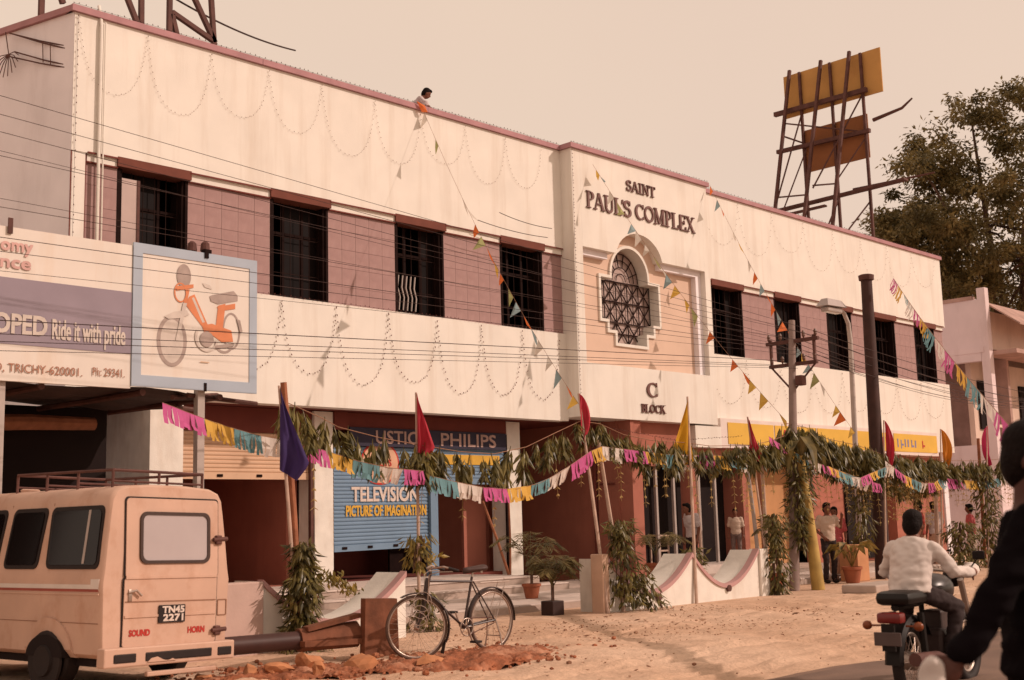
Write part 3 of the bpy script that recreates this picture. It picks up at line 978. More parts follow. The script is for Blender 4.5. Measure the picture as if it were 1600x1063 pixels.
ering(.40, -.30, .16, .16, .035, PGREY, 180, 360)
flat([(-.16, .30), (-.08, .34), (.14, -.08), (.04, -.10), (-.22, .18)], PORG)
flat([(-.12, .28), (-.09, .30), (.09, -.04), (.05, -.05)], PLG)
flat([(.04, -.09), (.20, -.05), (.52, -.12), (.55, -.28), (.36, -.30), (.22, -.22), (.08, -.18)], PORG)
flat([(.30, .22), (.42, .26), (.38, -.10), (.26, -.12)], PORG)
flat([(.28, .20), (.58, .28), (.58, .20), (.32, .14)], PORG)
flat([(.16, .34), (.20, .36), (.55, .46), (.62, .40), (.62, .32), (.30, .24), (.18, .27)], PGREY)
flat([(.04, .52), (.16, .50), (.20, .44), (.08, .46)], PLG)
flat(ell(-.25, .58, .11, .17), PGREY)
flat([(-.38, .42), (-.10, .48), (-.10, .43), (-.36, .36)], PORG)
ering(-.30, .34, .10, .14, .02, PORG)
flat([(-.20, .40), (-.16, .40), (-.20, .20), (-.25, .20)], PORG)
flat([(-.55, -.02), (-.40, .06), (-.20, .10), (-.16, .04), (-.30, -.02), (-.48, -.05)], PLG)
flat([(-.26, .20), (-.20, .20), (-.32, -.34), (-.37, -.34)], PLG)
flat(ell(.12, -.28, .11, .11), PGREY)
ering(.12, -.26, .19, .20, .035, PLG, 150, 350)
flat([(.24, -.36), (.56, -.30), (.56, -.34), (.26, -.41)], PGREY)
flat([(.60, .06), (.66, .04), (.70, -.12), (.66, -.14)], PGREY)
flat([(.02, -.60), (.16, -.60), (.16, -.615), (.02, -.615)], mat('faint_rust_print', (.62, .43, .30), .7))
# posts, braces and dangling lamps behind the board
for x in (6.27, 9.08):
    p = MB().box(x - .055, x + .055, YH + .075, YH + .185, 0, 3.9)
    hpart('post', p, PIPE)
hpart('back_rail', MB().box(3.4, 9.8, YH + .07, YH + .13, 3.6, 3.66), STEEL)
hpart('back_rail', MB().box(3.4, 9.8, YH + .07, YH + .13, 5.0, 5.06), STEEL)
hpart('board_clamp', MB().box(9.05, 9.11, YH - .04, YH - .022, 5.28, 5.40).box(9.04, 9.16, YH - .03, YH + .05, 5.36, 5.41), DARKWOOD)
hpart('board_clamp', MB().box(6.25, 6.31, YH - .03, YH - .01, 5.22, 5.42), STEEL)
hpart('board_clamp', MB().box(9.06, 9.10, YH - .032, YH - .023, 3.38, 3.50), DARKWOOD)
hpart('bell_insulator', MB().lathe([(.03, 5.40), (.07, 5.41), (.06, 5.52), (.03, 5.55)], (9.13, YH + .10, 0), 10), STEEL)
hpart('bell_insulator', MB().lathe([(.03, 5.40), (.07, 5.41), (.06, 5.52), (.03, 5.55)], (8.98, YH + .2, 0), 10), STEEL)

# awning below the board: rafters under dark sheets, hung canvas roll
aw = thing('shop_awning', 'dark sagging shop awning on rough rafters below the moped billboard', 'awning', (7.0, -2.0, 3.3))
def apart(name, m, material):
    m.v = [(x - 7.0, y + 2.0, z - 3.3) for x, y, z in m.v]
    return m.build(name, material, aw)
TARP = mat('sooty_tarp', (0.05, 0.025, 0.02), 0.9, .3, 2, bump=.3, bscale=8)
vs, fs = [], []
nx_, ny_ = 14, 8
for j in range(ny_ + 1):
    for i in range(nx_ + 1):
        x = 2.8 + (9.75 - 2.8) * i / nx_ + (0.10 * math.sin(j * 1.7) if i == nx_ else 0)
        y = -3.45 + 3.4 * j / ny_
        vs.append((x, y, 3.38 + .012 * j + .03 * math.sin(i * 1.3 + j) - (.05 if i > nx_ - 2 else 0)))
for j in range(ny_):
    for i in range(nx_):
        a = j * (nx_ + 1) + i
        fs.append((a, a + 1, a + nx_ + 2, a + nx_ + 1))
apart('tarpaulin', MB().add(vs, fs), TARP)
for k, x in enumerate((4.0, 5.4, 6.8, 8.2, 9.4)):
    apart('rafter', MB().tube([(x, -3.5, 3.33), (x + .05, -1.8, 3.36), (x, -.2, 3.38)], .045, 7), STEEL)
for a, b in (((8.7, -3.4, 3.30), (10.15, -2.2, 3.52)), ((8.9, -3.45, 3.34), (10.2, -3.2, 3.30)), ((9.3, -2.4, 3.28), (10.3, -1.4, 3.36))):
    apart('loose_pole', MB().tube([a, b], .035, 7), STEEL)
apart('canvas_roll', MB().tube([(5.4, -1.0, 3.0), (6.6, -.9, 3.06), (7.8, -.8, 3.12), (8.9, -.7, 3.14)], [.10, .13, .12, .10], 10), mat('canvas', (0.27, 0.11, 0.06), 0.95, .3, 5, bump=.4, bscale=12))
# dark shop under the awning
ns = thing('neighbour_shop', 'dark open shop front under the awning behind the parked van', 'shop', (7.0, 1.4, 0))
def npart(name, m, material):
    m.v = [(x - 7.0, y - 1.4, z) for x, y, z in m.v]
    return m.build(name, material, ns)
npart('rear_wall', MB().box(2.0, 9.32, -.3, -.1, 0, 3.42), BLACKROOM)  # near-black wall put in to keep the depth under the awning dark
npart('side_wall', MB().box(2.0, 2.2, -2.6, -.31, 0, 3.4), BLACKROOM)
npart('counter', MB().box(4.2, 7.2, -1.2, -.5, 0, 1.0), DARKWOOD)

# ------------------------------------------------------------------ roof hoarding seen from behind, on the right wing
rh = thing('roof_hoarding', 'steel lattice hoarding with two tan boards seen from behind on the right roof', 'hoarding', (38.8, 3, 9.2))
def rpart(name, m, material):
    m.v = [(x - 38.8, y - 3, z - 9.2) for x, y, z in m.v]
    return m.build(name, material, rh)
BOARD = mat('ply_board', (0.50, 0.27, 0.085), 0.85, .12, .9, bump=.1, stain=(.33, .15, .05), stain_scale=(.8, .8, .8), stain_amt=.6)
BOARD2 = mat('rusty_board', (0.26, 0.10, 0.038), 0.85, .15, .9, bump=.1, stain=(.2, .08, .03), stain_scale=(.8, .8, .8), stain_amt=.6)
XH = 38.8
rpart('upper_board', MB().box(XH + .08, XH + .13, 1.0, 4.95, 16.15, 17.78), BOARD)
rpart('lower_board', MB().box(XH + .08, XH + .13, 1.67, 4.22, 13.90, 15.50), BOARD2)
for y in (1.72, 2.95, 4.22):
    rpart('upright', MB().bar((XH + .0, y, 9.2), (XH + .0, y, 17.75), .09), STEEL)
for yb, yt in ((5.2, 4.57), (3.95, 3.25), (2.75, 2.09)):
    rpart('strut', MB().bar((XH - 1.6, yb, 9.2), (XH - .08, yt, 17.9), .105), STEEL)
rpart('rail', MB().bar((XH - .12, 5.3, 16.35), (XH - .12, 1.5, 16.30), .16), STEEL)
rpart('rail', MB().bar((XH - .10, 5.3, 14.9), (XH - .10, 1.5, 14.80), .14), STEEL)
rpart('plank', MB().bar((XH - .5, 5.2, 12.55), (XH - .3, .2, 12.70), .34, .07), STEEL)
rpart('plank', MB().bar((XH - .6, 5.0, 12.3), (XH - .5, 3.2, 12.35), .2, .06), STEEL)
rpart('pole', MB().tube([(XH - .3, 2.2, 12.75), (XH + .2, -.6, 12.85)], [.06, .03], 6), STEEL)
rpart('pole', MB().tube([(XH - .2, 1.3, 15.1), (XH - .2, .2, 15.25), (XH - .2, -.2, 15.5)], [.07, .05, .03], 6), STEEL)
for a, b in (((-.4, 4.7, 15.8), (-.1, 2.0, 14.9)), ((-1.3, 5.0, 11.3), (-.4, 3.9, 14.6)), ((-.9, 4.9, 12.9), (0, 4.2, 16.2)), ((-1.2, 3.8, 9.6), (0, 2.9, 12.7)), ((-.8, 3.5, 13.0), (0, 1.75, 16.2)),
             ((-.7, 2.5, 13.2), (0, 1.75, 14.6)), ((-1.3, 2.7, 10.4), (0, 1.72, 12.3)), ((-.9, 5.0, 12.95), (.0, 4.2, 13.05)), ((-.5, 4.75, 15.3), (0, 4.2, 15.0)), ((-.8, 3.5, 13.1), (0, 2.95, 13.2)), ((-1.4, 5.1, 9.4), (0, 2.95, 9.9))):
    rpart('brace', MB().bar((XH + a[0], a[1], a[2]), (XH + b[0], b[1], b[2]), .05), STEEL)

# left roof frame, only the feet of it in view
lh = thing('roof_frame', 'dark steel legs of a roof frame cut off by the top of the picture', 'frame', (10.5, 1.2, 9.2))
def lpart(name, m, material):
    m.v = [(x - 10.5, y - 1.2, z - 9.2) for x, y, z in m.v]
    return m.build(name, material, lh)
for a, b in (((8.62, 1.0, 9.2), (8.62, 1.0, 13.5)), ((9.0, 1.0, 10.6), (8.3, 1.0, 12.5)), ((10.5, 1.0, 9.2), (10.45, 1.0, 13.5)), ((10.42, 1.0, 10.6), (9.7, 1.0, 12.1)),
             ((11.05, 1.0, 9.2), (11.05, 1.0, 13.5)), ((12.02, 1.0, 10.4), (11.78, 1.0, 13.5)), ((12.02, 1.0, 10.7), (11.25, 1.0, 12.0)), ((11.1, 1.0, 11.05), (12.0, 1.0, 10.72)), ((11.1, 1.0, 11.0), (11.3, 1.0, 10.3))):
    lpart('leg', MB().bar(a, b, .085), STEEL)
wirex = MB().tube(catenary((11.1, 1, 11.35), (16.0, 4, 12.5), .12), .02, 5)
lpart('stay_wire', wirex, WIRE)

# ------------------------------------------------------------------ building beyond on the right
rbd = thing('lilac_house', 'lilac-washed two-storey house with verandah beyond the right end', 'house', (43, 0, 0))
LIL2 = mat('lilac_wash', (0.70, 0.58, 0.59), 0.9, .08, .8, bump=.1, stain=(.35, .22, .19), stain_scale=(1, 1, .3), stain_amt=.5)
CREAM = mat('cream_wash', (0.68, 0.52, 0.43), 0.9, .08, .8, bump=.1, stain=(.35, .22, .16), stain_scale=(1, 1, .3), stain_amt=.5)
DIRTY = mat('dirty_wash', (0.42, 0.27, 0.23), 0.9, .2, 2, bump=.1)
def hp(name, m, material):
    m.v = [(x - 43, y, z) for x, y, z in m.v]
    return m.build(name, material, rbd)
hp('parapet', MB().box(43.0, 43.25, -.05, 9, 7.25, 9.0), LIL2)
hp('parapet_cap', MB().box(42.97, 43.28, .25, 9, 9.0, 9.14), DIRTY)
hp('floor_band', MB().box(42.96, 43.25, -.05, 9, 7.05, 7.248), LIL2)
hp('corner_pillar', MB().box(42.99, 43.30, -.25, .05, 0, 9.4), LIL2)
hp('verandah_beam', MB().box(42.98, 43.26, .06, 9, 6.75, 7.05), LIL2)
hp('rear_pillar', MB().box(43.0, 43.3, 2.2, 2.6, 3.8, 6.75), CREAM)
hp('lower_wall', MB().box(43.0, 43.25, .06, 9, 0, 3.75), LIL2)
hp('verandah_floor', MB().box(43.26, 49, -.2, 9, 3.45, 3.7), LIL2)
hp('inner_wall', MB().box(45.2, 45.4, .1, 9, 3.7, 7.0), DIRTY)
for y0 in (.6, 2.4, 3.6):
    hp('inner_window', MB().box(45.12, 45.19, y0, y0 + .9, 4.1, 6.2), BLACKROOM)
hp('front_wall', MB().box(43.3, 49.5, -.1, .1, 7.2, 8.6), CREAM)
hp('front_awning', MB().add([(43.32, -.12, 8.9), (49.5, -.12, 8.9), (49.5, -1.3, 8.0), (43.32, -1.3, 8.0), (43.32, -.12, 8.84), (49.5, -.12, 8.84), (49.5, -1.3, 7.94), (43.32, -1.3, 7.94)], [(0, 3, 2, 1), (4, 5, 6, 7), (0, 4, 7, 3), (3, 7, 6, 2)]), DIRTY)
hp('front_canopy', MB().box(43.3, 49.5, -1.1, .1, 6.95, 7.1), DIRTY)
hp('front_wall', MB().box(43.9, 49.5, .9, 1.1, 3.7, 6.95), CREAM)
for x in (44.3, 46.2, 48.0):
    hp('front_window', MB().box(x, x + .8, .82, .895, 4.4, 6.2), BLACKROOM)
hp('front_railing', MB().box(43.32, 49.5, -.20, -.14, 4.35, 4.45).box(43.32, 49.5, -.20, -.14, 3.9, 3.96), CREAM)
hp('front_wall', MB().box(43.3, 49.5, -.1, .1, 0, 3.44), LIL2)
hp('far_wall', MB().box(49.5, 49.8, -.1, 9, 0, 9), CREAM)
hp('roof_slab', MB().box(43.26, 49.4, .12, 9, 8.2, 8.4), CONC)
# ------------------------------------------------------------------ tree behind the right end
BARK = mat('bark', (0.10, 0.055, 0.038), 0.95, .3, 4, bump=.5, bscale=12)
TLEAF = leafmat('tree_leaf', (0.080, 0.064, 0.022), (0.27, 0.20, 0.075), 0.55, .35, 0.9)
def make_tree(name, label, loc, seed, H, crown_c, crown_r, n_clump, leaf_n, leaf=.22):
    rr = random.Random(seed)
    t = thing(name, label, 'tree', loc)
    trunk = MB()
    crown = MB()
    top = Vector((crown_c[0] * .3, crown_c[1] * .3, H * .45))
    trunk.tube([(0, 0, -.2), (.1, .05, H * .2), top], [.55, .42, .32], 10)
    tr = trunk.build('trunk', BARK, t, smooth=True)
    C = Vector(crown_c)
    clumps = []
    nodes = []
    while len(nodes) < n_clump // 9:
        d = Vector((rr.gauss(0, 1), rr.gauss(0, 1), rr.gauss(0, 1))).normalized()
        f = .25 + .75 * rr.random() ** .5
        bumpy = 1 + .22 * math.sin(3.1 * d.x + seed) * math.cos(4.3 * d.z + 2 * d.y)
        p = C + Vector((d.x * crown_r[0], d.y * crown_r[1], d.z * crown_r[2])) * f * bumpy
        if p.z > H * .40:
            nodes.append(p)
    for p in nodes:
        for q in range(9):
            clumps.append(p + Vector((rr.gauss(0, .85), rr.gauss(0, .85), rr.gauss(0, .50))))
    br = MB()
    for i in range(9):
        e = clumps[i * (len(clumps) // 9)]
        mid = top.lerp(e, .5) + Vector((rr.uniform(-.6, .6), rr.uniform(-.6, .6), rr.uniform(.1, .8)))
        br.tube([top, mid, e], [.22, .13, .04], 7)
        for q in range(5):
            e2 = min(clumps[rr.randrange(len(clumps)):][:60] or clumps, key=lambda c: (c - mid).length)
            br.tube([mid, mid.lerp(e2, .5) + Vector((0, 0, .25)), e2], [.09, .06, .02], 5)
    br.build('limb', BARK, tr)
    for p in clumps:
        cr = rr.uniform(.35, .9)
        tw = Vector((rr.gauss(0, 1), rr.gauss(0, 1), rr.gauss(0, .5))).normalized()
        br2 = p - tw * cr
        for q in range(leaf_n):
            along = rr.uniform(-1, 1)
            off = Vector((rr.gauss(0, .34), rr.gauss(0, .34), rr.gauss(0, .22))) * cr
            pos = p + tw * along * cr + off
            d = (off.normalized() + tw * .5 + Vector((0, 0, -.5)) + Vector((rr.gauss(0, .5), rr.gauss(0, .5), rr.gauss(0, .4))))
            crown.leaf(pos, d, (rr.gauss(0, .6), rr.gauss(0, .6), 1), leaf * rr.uniform(.6, 1.35), leaf * .23)
    crown.build('crown', TLEAF, t)
    return t
make_tree('shade_tree', 'big feathery dark green tree rising behind the right end of the buildings', (56.3, 4.2, 0), 5, 15.2, (.5, -.2, 14.3), (6.5, 6.5, 6.3), 580, 140, .25)
def far_mass(name, label, x, y, w, h, seed):
    make_tree(name, label, (x, y, 0), seed, h, (0, 0, h * .62), (w, w, h * .38), 120, 50, .5)
far_mass('roadside_tree', 'low bushy tree far down the road right of the lilac house', 75, -6, 4.5, 7.5, 11)

# ------------------------------------------------------------------ low garden walls with scooped tops
def scoop_wall(name, label, xa, xb, y, humps, thick=.60, hi=.80, lo=.28, end_post=None, post_h=.86):
    """wall along X whose top dips between high points; top and base in parts"""
    t = thing(name, label, 'wall', (xa, y, 0))
    n = 26
    tops = []
    for s in range(len(humps) - 1):
        a, b = humps[s], humps[s + 1]
        for i in range(n + (s == len(humps) - 2)):
            f = i / n
            x = a + (b - a) * f
            u = 2 * f - 1
            tops.append((x - xa, lo + (hi - lo) * (abs(u) ** 1.9)))
    poly = [(tops[0][0], -.12)] + tops[::1] + [(tops[-1][0], -.12)]
    poly = [(tops[-1][0], -.12), (tops[0][0], -.12)]
    poly = [(tops[0][0], -.12), (tops[-1][0], -.12)] + tops[::-1]
    w = MB().prism(poly, (0, 0, 0), (1, 0, 0), (0, 0, 1), thick, (0, 1, 0)).build('wall_body', WHITE2, t)
    vs, fs = [], []
    for x, z in tops:          # mauve band along the front edge of the top
        vs += [(x, -.03, z - .05), (x, -.03, z + .02), (x, .10, z + .02), (x, .10, z - .05)]
    for i in range(len(tops) - 1):
        for q in range(4):
            r_ = (q + 1) % 4
            fs.append((4 * i + q, 4 * i + 4 + q, 4 * i + 4 + r_, 4 * i + r_))
    fs += [(0, 1, 2, 3), tuple(4 * (len(tops) - 1) + q for q in (3, 2, 1, 0))]
    MB().add(vs, fs).build('coping', mat('rose_coping', (0.46, 0.27, 0.26), .85, .08, 3), t, smooth=True)
    for x0, x1, hh, mt in (end_post or []):
        MB().cbox(x0 - xa, x1 - xa, -.05, .20, -.12, hh, .015).build('end_post', mt, t)
    return t
w1 = scoop_wall('scooped_wall', 'low white wall with two scooped dips under the yellow flag', 15.10, 19.35, -5.72, [15.10, 17.33, 19.35], lo=.26, hi=.84, end_post=[(14.92, 15.08, .92, mat('shaded_post', (.56, .38, .28), .9, .1, 3, bump=.1)), (19.36, 19.62, .85, WHITE2)])  # left post is white wash coloured tan for shade and earth bounce
for x, z in ((16.35, .17), (18.35, .20)):
    MB().lathe([(.06, -.02), (.06, .03), (.03, .035)], (x - 15.10, -.03, z), 10, axis='y').build('drain_hole', STEEL, w1)
w2 = scoop_wall('scooped_wall', 'low white wall with one scooped dip behind the fallen pole', 8.45, 10.68, -5.98, [8.45, 10.68], lo=.30, hi=.84, end_post=[(7.2, 8.44, .84, mat('pink_post', (.52, .37, .32), .9, .08, 3, bump=.12))])
# the left wall's end post is short: a plain block between dip and edge
# ------------------------------------------------------------------ fallen pole, rocks, red earth
fp = thing('fallen_pole', 'dark fallen street pole with an upright square base plate lying before the low wall', 'pole', (8.0, -7.2, 0.2))
RUST = mat('rusty_brown', (0.17, 0.062, 0.032), 0.8, .3, 6, bump=.3, bscale=15)
DPIPE = mat('dark_pipe', (0.055, 0.022, 0.018), 0.5, .2, 4)
MB().tube([(-1.7, .35, .03), (-.6, .20, .03), (.25, .05, .03)], .10, 14).build('shaft', DPIPE, fp, smooth=True)
MB().tube([(.15, .07, .03), (.85, -.06, .05)], [.13, .15], 10).bar((.2, .0, .15), (.85, -.1, .26), .14, .05).bar((.1, -.08, .0), (.85, -.18, -.02), .12, .06).build('sleeve', RUST, fp)
bpn = MB()
ang = R(-12)
o_ = [(-.22, -.28), (.22, -.28), (.20, .40), (-.20, .42)]
hole = [(.07 * math.cos(R(a)), .04 + .10 * math.sin(R(a))) for a in range(0, 360, 30)]
MB().prism(o_, (1.03, -.22, .03), (math.cos(ang), math.sin(ang), 0), (0, 0, 1), .12).build('base_plate', RUST, fp)
MB().prism(hole, (1.03, -.22, .03), (math.cos(ang), math.sin(ang), 0), (0, 0, 1), .006, (-math.sin(ang) * -.0 + .0, -1, 0)).build('bolt_hole', BLACKROOM, fp)
REDROCK = mat('red_rock', (0.46, 0.20, 0.095), 0.95, .25, 5, bump=.5, bscale=9)
def rock(x, y, s, seed, label):
    rr = random.Random(seed)
    bm = bmesh.new()
    bmesh.ops.create_icosphere(bm, subdivisions=2, radius=1)
    planes = [(Vector((rr.gauss(0, 1), rr.gauss(0, 1), rr.gauss(0, 1))).normalized(), rr.uniform(.36, .72)) for _ in range(13)]
    for v in bm.verts:
        for n_, d_ in planes:
            e = v.co.dot(n_) - d_
            if e > 0:
                v.co -= n_ * e
        v.co = Vector((v.co.x * s[0], v.co.y * s[1], v.co.z * s[2])) + Vector((rr.uniform(-.01, .01), rr.uniform(-.01, .01), rr.uniform(-.01, .01)))
    o = MB().bm(bm).build('rock', REDROCK)
    o.location = (x, y, s[2] * .45)
    o.rotation_euler = (0, 0, rr.uniform(0, 6))
    tag(o, label, 'rock', 'red rocks beside the fallen pole')
    return o
ROCKS = [(8.02, -8.35, (.24, .20, .17), 'largest flat-topped red rock in front of the fallen pole'), (7.62, -8.05, (.20, .16, .18), 'upright red rock left of the largest rock'), (7.30, -8.0, (.16, .15, .15), 'rounded red rock in the middle of the rock heap'),
         (7.00, -7.95, (.19, .16, .12), 'leftmost low red rock of the heap by the fallen pole'), (7.50, -8.38, (.12, .11, .11), 'small red rock in front of the heap'), (8.68, -8.75, (.24, .13, .12), 'long tilted red stone near the front bicycle wheel'),
         (6.55, -7.75, (.13, .12, .09), 'small red stone beside the van bumper')]
for i, (x, y, s, lab) in enumerate(ROCKS):
    rock(x, y, s, 20 + i, lab)
# red earth heap under the bicycle
def heap(name, label, x0, x1, y0, y1, h, material, seed):
    rr = random.Random(seed)
    m = MB()
    n1, n2 = 60, 34
    for j in range(n2 + 1):
        for i in range(n1 + 1):
            u, v = i / n1 * 2 - 1, j / n2 * 2 - 1
            x = (x0 + x1) / 2 + u * (x1 - x0) / 2; y = (y0 + y1) / 2 + v * (y1 - y0) / 2
            ed = u * u + v * v + .25 * math.sin(5 * u + seed) * math.cos(4 * v) + .12 * math.sin(13 * u + 7 * v)
            z = max(-.06, h * (1 - ed)) + (rr.uniform(-.024, .024) if ed < 1 else -.05) + .025 * math.sin(9 * x) * math.sin(11 * y) * (ed < .9)
            m.v.append((x - (x0 + x1) / 2, y - (y0 + y1) / 2, z))
    for j in range(n2):
        for i in range(n1):
            a = j * (n1 + 1) + i
            m.f.append((a, a + 1, a + n1 + 2, a + n1 + 1))
    o = m.build(name, material, smooth='all')
    o.location = ((x0 + x1) / 2, (y0 + y1) / 2, 0)
    o['kind'] = 'stuff'
    tag(o, label, 'earth')
    return o
REDEARTH = mat('red_earth', (0.29, 0.10, 0.048), 0.98, .4, 9, bump=1.0, bscale=24, stain=(.56, .34, .23), stain_scale=(2.2, 2.2, 2), stain_amt=.9)
heap('red_earth', 'loose dug red earth spread under the bicycle', 8.0, 10.8, -9.4, -7.9, .07, REDEARTH, 3)
heap('red_earth', 'loose dug red earth around the rocks and fallen pole', 6.2, 8.7, -8.6, -7.5, .04, REDEARTH, 8)
cl_ = MB()
for i in range(900):
    u = rnd.gauss(0, .55); v = rnd.gauss(0, .55)
    x, y = ((9.4 + u * 1.5, -8.6 + v * .8) if i % 2 else (7.3 + u * 1.6, -8.0 + v * .8))
    s = rnd.uniform(.008, .03) * (1.7 if rnd.random() < .08 else 1)
    cl_.sphere((x, y, .012 + s * .2), s * rnd.uniform(.8, 1.4), s, s * .7, 5, 4)
o = cl_.build('clods', REDEARTH)
o['kind'] = 'stuff'
tag(o, 'small red clods strewn around the dug earth', 'earth')
# pebbles, clods and dry leaves scattered over the sand
deb = MB()
for i in range(2300):
    x = rnd.uniform(5, 29); y = rnd.uniform(-13, -6.0)
    if rnd.random() < .5: y = rnd.uniform(-9.5, -6.0); x = rnd.uniform(9.5, 17)
    s = rnd.uniform(.004, .014) * (2.2 if rnd.random() < .05 else 1)
    if rnd.random() < .55:
        a = rnd.uniform(0, 6.28)
        deb.leaf((x, y, .012 + rnd.uniform(0, .02)), (math.cos(a), math.sin(a), rnd.uniform(-.1, .3)), (rnd.gauss(0, .4), rnd.gauss(0, .4), 1), s * 4, s * 1.1)
    else:
        deb.sphere((x, y, .008), s * 1.3, s, s * .7, 5, 3)
o = deb.build('litter', leafmat('dry_litter', (.20, .09, .05), (.46, .29, .19), .9, .1, 4))
o['kind'] = 'stuff'
tag(o, 'dry leaves, clods and pebbles scattered over the sandy ground', 'litter')
# ------------------------------------------------------------------ parked van
VB = mat('van_cream_paint', (0.53, 0.345, 0.26), 0.6, .08, 2.0, spec=.35, bump=.12, bscale=4, stain=(.38, .19, .11), stain_scale=(2.6, 2.6, 1.8), stain_amt=.9)
RUB = mat('black_rubber', (0.018, 0.011, 0.010), 0.7, .2, 6)
VGL = mat('van_dark_glass', (0.008, 0.005, 0.005), 0.15, .2, 2, spec=.22)
VRG = mat('van_rear_glass', (0.40, 0.345, 0.35), 0.25, .06, 2, spec=.6)
CHR = mat('worn_chrome', (0.45, 0.36, 0.31), 0.35, .15, 6, metal=.8)
PAINTW = mat('white_paint_mark', (0.62, 0.55, 0.50), .6, .06, 4)
REDL = mat('red_paint_mark', (0.42, 0.035, 0.025), .6, .1, 6)
van = thing('parked_van', 'dusty cream van with roof rack parked at the left, rear door towards us', 'van', (6.13, -7.82, 0), R(6.6))
van.rotation_euler = (0, R(1.8), R(6.6))
PROF = [(.66, .30), (.715, .34), (.725, .55), (.735, .80), (.742, 1.0), (.725, 1.10), (.70, 1.35), (.665, 1.64), (.645, 1.77), (.60, 1.845), (.50, 1.885), (.22, 1.905)]
def hw(z):
    for (a, za), (b, zb) in zip(PROF, PROF[1:]):
        if za <= z <= zb:
            return a + (b - a) * (z - za) / (zb - za)
    return PROF[-1][0]
ring_pts = [(x, z) for x, z in PROF] + [(-x, z) for x, z in PROF[::-1]]
secs = [(0.0, .965, .985), (.015, .985, .995), (.05, 1, 1), (.4, 1, 1), (1.2, 1, 1), (2.3, 1, 1), (2.7, .99, .995), (3.05, .96, .93), (3.35, .92, .62), (3.5, .88, .52)]
vs, fs = [], []
for y, kx, kz in secs:
    for x, z in ring_pts:
        yy = y + (0.045 * max(0, z - 1.0) / .9 if y < .3 else 0)      # rear leans forward above the belt
        vs.append((x * kx, yy, .30 + (z - .30) * kz))
n = len(ring_pts)
for i in range(len(secs) - 1):
    for k in range(n):
        j = (k + 1) % n
        fs.append((i * n + k, i * n + j, (i + 1) * n + j, (i + 1) * n + k))
fs.append(tuple(range(n))); fs.append(tuple((len(secs) - 1) * n + k for k in range(n))[::-1])
body = MB().add(vs, fs).build('body', VB, van, smooth=True)
def ry(z):
    return 0.045 * max(0, z - 1.0) / .9
def rrect(x0, x1, z0, z1, r, n=5):
    q = []
    for cx, cz, a0 in ((x1 - r, z0 + r, -90), (x1 - r, z1 - r, 0), (x0 + r, z1 - r, 90), (x0 + r, z0 + r, 180)):
        for i in range(n + 1):
            a = R(a0 + 90 * i / n)
            q.append((cx + r * math.cos(a), cz + r * math.sin(a)))
    return q
ls = Vector((0, .05, 1)).normalized()
door = MB().prism(rrect(-.50, .56, .40, 1.02, .02), (0, -.018, 0), (1, 0, 0), (0, 0, 1), .03, (0, 1, 0)).build('rear_door', VB, van)
MB().prism(rrect(-.49, .57, 0, .75, .04), (0, -.018, 1.02), (1, 0, 0), ls, .03, (0, 1, 0)).build('door_upper', VB, door)
MB().ring(rrect(-.512, .572, .388, 1.03, .02), rrect(-.50, .56, .40, 1.022, .02), (0, -.009, 0), (1, 0, 0), (0, 0, 1), .012, (0, 1, 0)).build('door_gap', RUB, door)
MB().ring(rrect(-.502, .582, 0, .765, .04), rrect(-.489, .569, .0, .752, .04), (0, -.009, 1.02), (1, 0, 0), ls, .012, (0, 1, 0)).build('door_gap', RUB, door)
for z in (1.015, .66):
    MB().prism([(-.49, z), (.55, z), (.55, z + .022), (-.49, z + .022)], (0, -.028, 0), (1, 0, 0), (0, 0, 1), .012, (0, 1, 0)).build('door_crease', VB, door)
MB().prism([(-.49, .80), (.55, .79), (.55, .802), (-.49, .812)], (0, -.022, 0), (1, 0, 0), (0, 0, 1), .006, (0, 1, 0)).build('door_crease', mat('van_shadow_seam', (.25, .13, .08), .7), door)
win = MB().ring(rrect(-.345, .465, .135, .625, .075), rrect(-.315, .435, .165, .595, .06), (0, -.035, 1.02), (1, 0, 0), ls, .03, (0, 1, 0)).build('rear_window_seal', mat('brown_rubber', (.05, .028, .022), .6), door, smooth=True)
MB().prism(rrect(-.32, .44, .16, .60, .06), (0, -.024, 1.02), (1, 0, 0), ls, .006, (0, 1, 0)).build('rear_window_glass', VRG, door)
pl = MB().prism(rrect(-.12, .18, .60, .765, .008), (0, -.034, 0), (1, 0, 0), (0, 0, 1), .012, (0, 1, 0)).build('number_plate', RUB, door)
def vtext(s, h, x, z, material, w, y=-.036, bold=.004, slant=0, par=None):
    return text_part(s, h, .003, (x, y, z), (1, 0, 0), (0, 0, 1), material, par or door, width=w, bold=bold, slant=slant)
vtext('TN45', .058, -.085, .69, PALE, .245, -.0355, .007)
vtext('2271', .058, -.075, .615, PALE, .225, -.0355, .007)
vtext('SOUND', .055, -.435, .49, REDL, .225, -.0195, .006)
vtext('HORN', .055, .225, .49, REDL, .195, -.0195, .006)
def handle(x, z):
    h = MB().tube([(x - .05, -.03, z + .03), (x + .02, -.05, z + .05), (x + .08, -.045, z)], .012, 6).cbox(x - .05, x - .01, -.03, -.015, z - .05, z + .06, .005)
    h.build('door_handle', CHR, door, smooth=True)
handle(-.41, .86)
for z, yy in ((1.38, ry(1.38)), (.50, 0)):
    MB().cbox(.53, .60, -.055 + yy, -.01 + yy, z - .045, z + .045, .012).tube([(.50, -.04 + yy, z), (.66, -.05 + yy, z + .01)], .022, 8).build('hinge', STEEL, door)
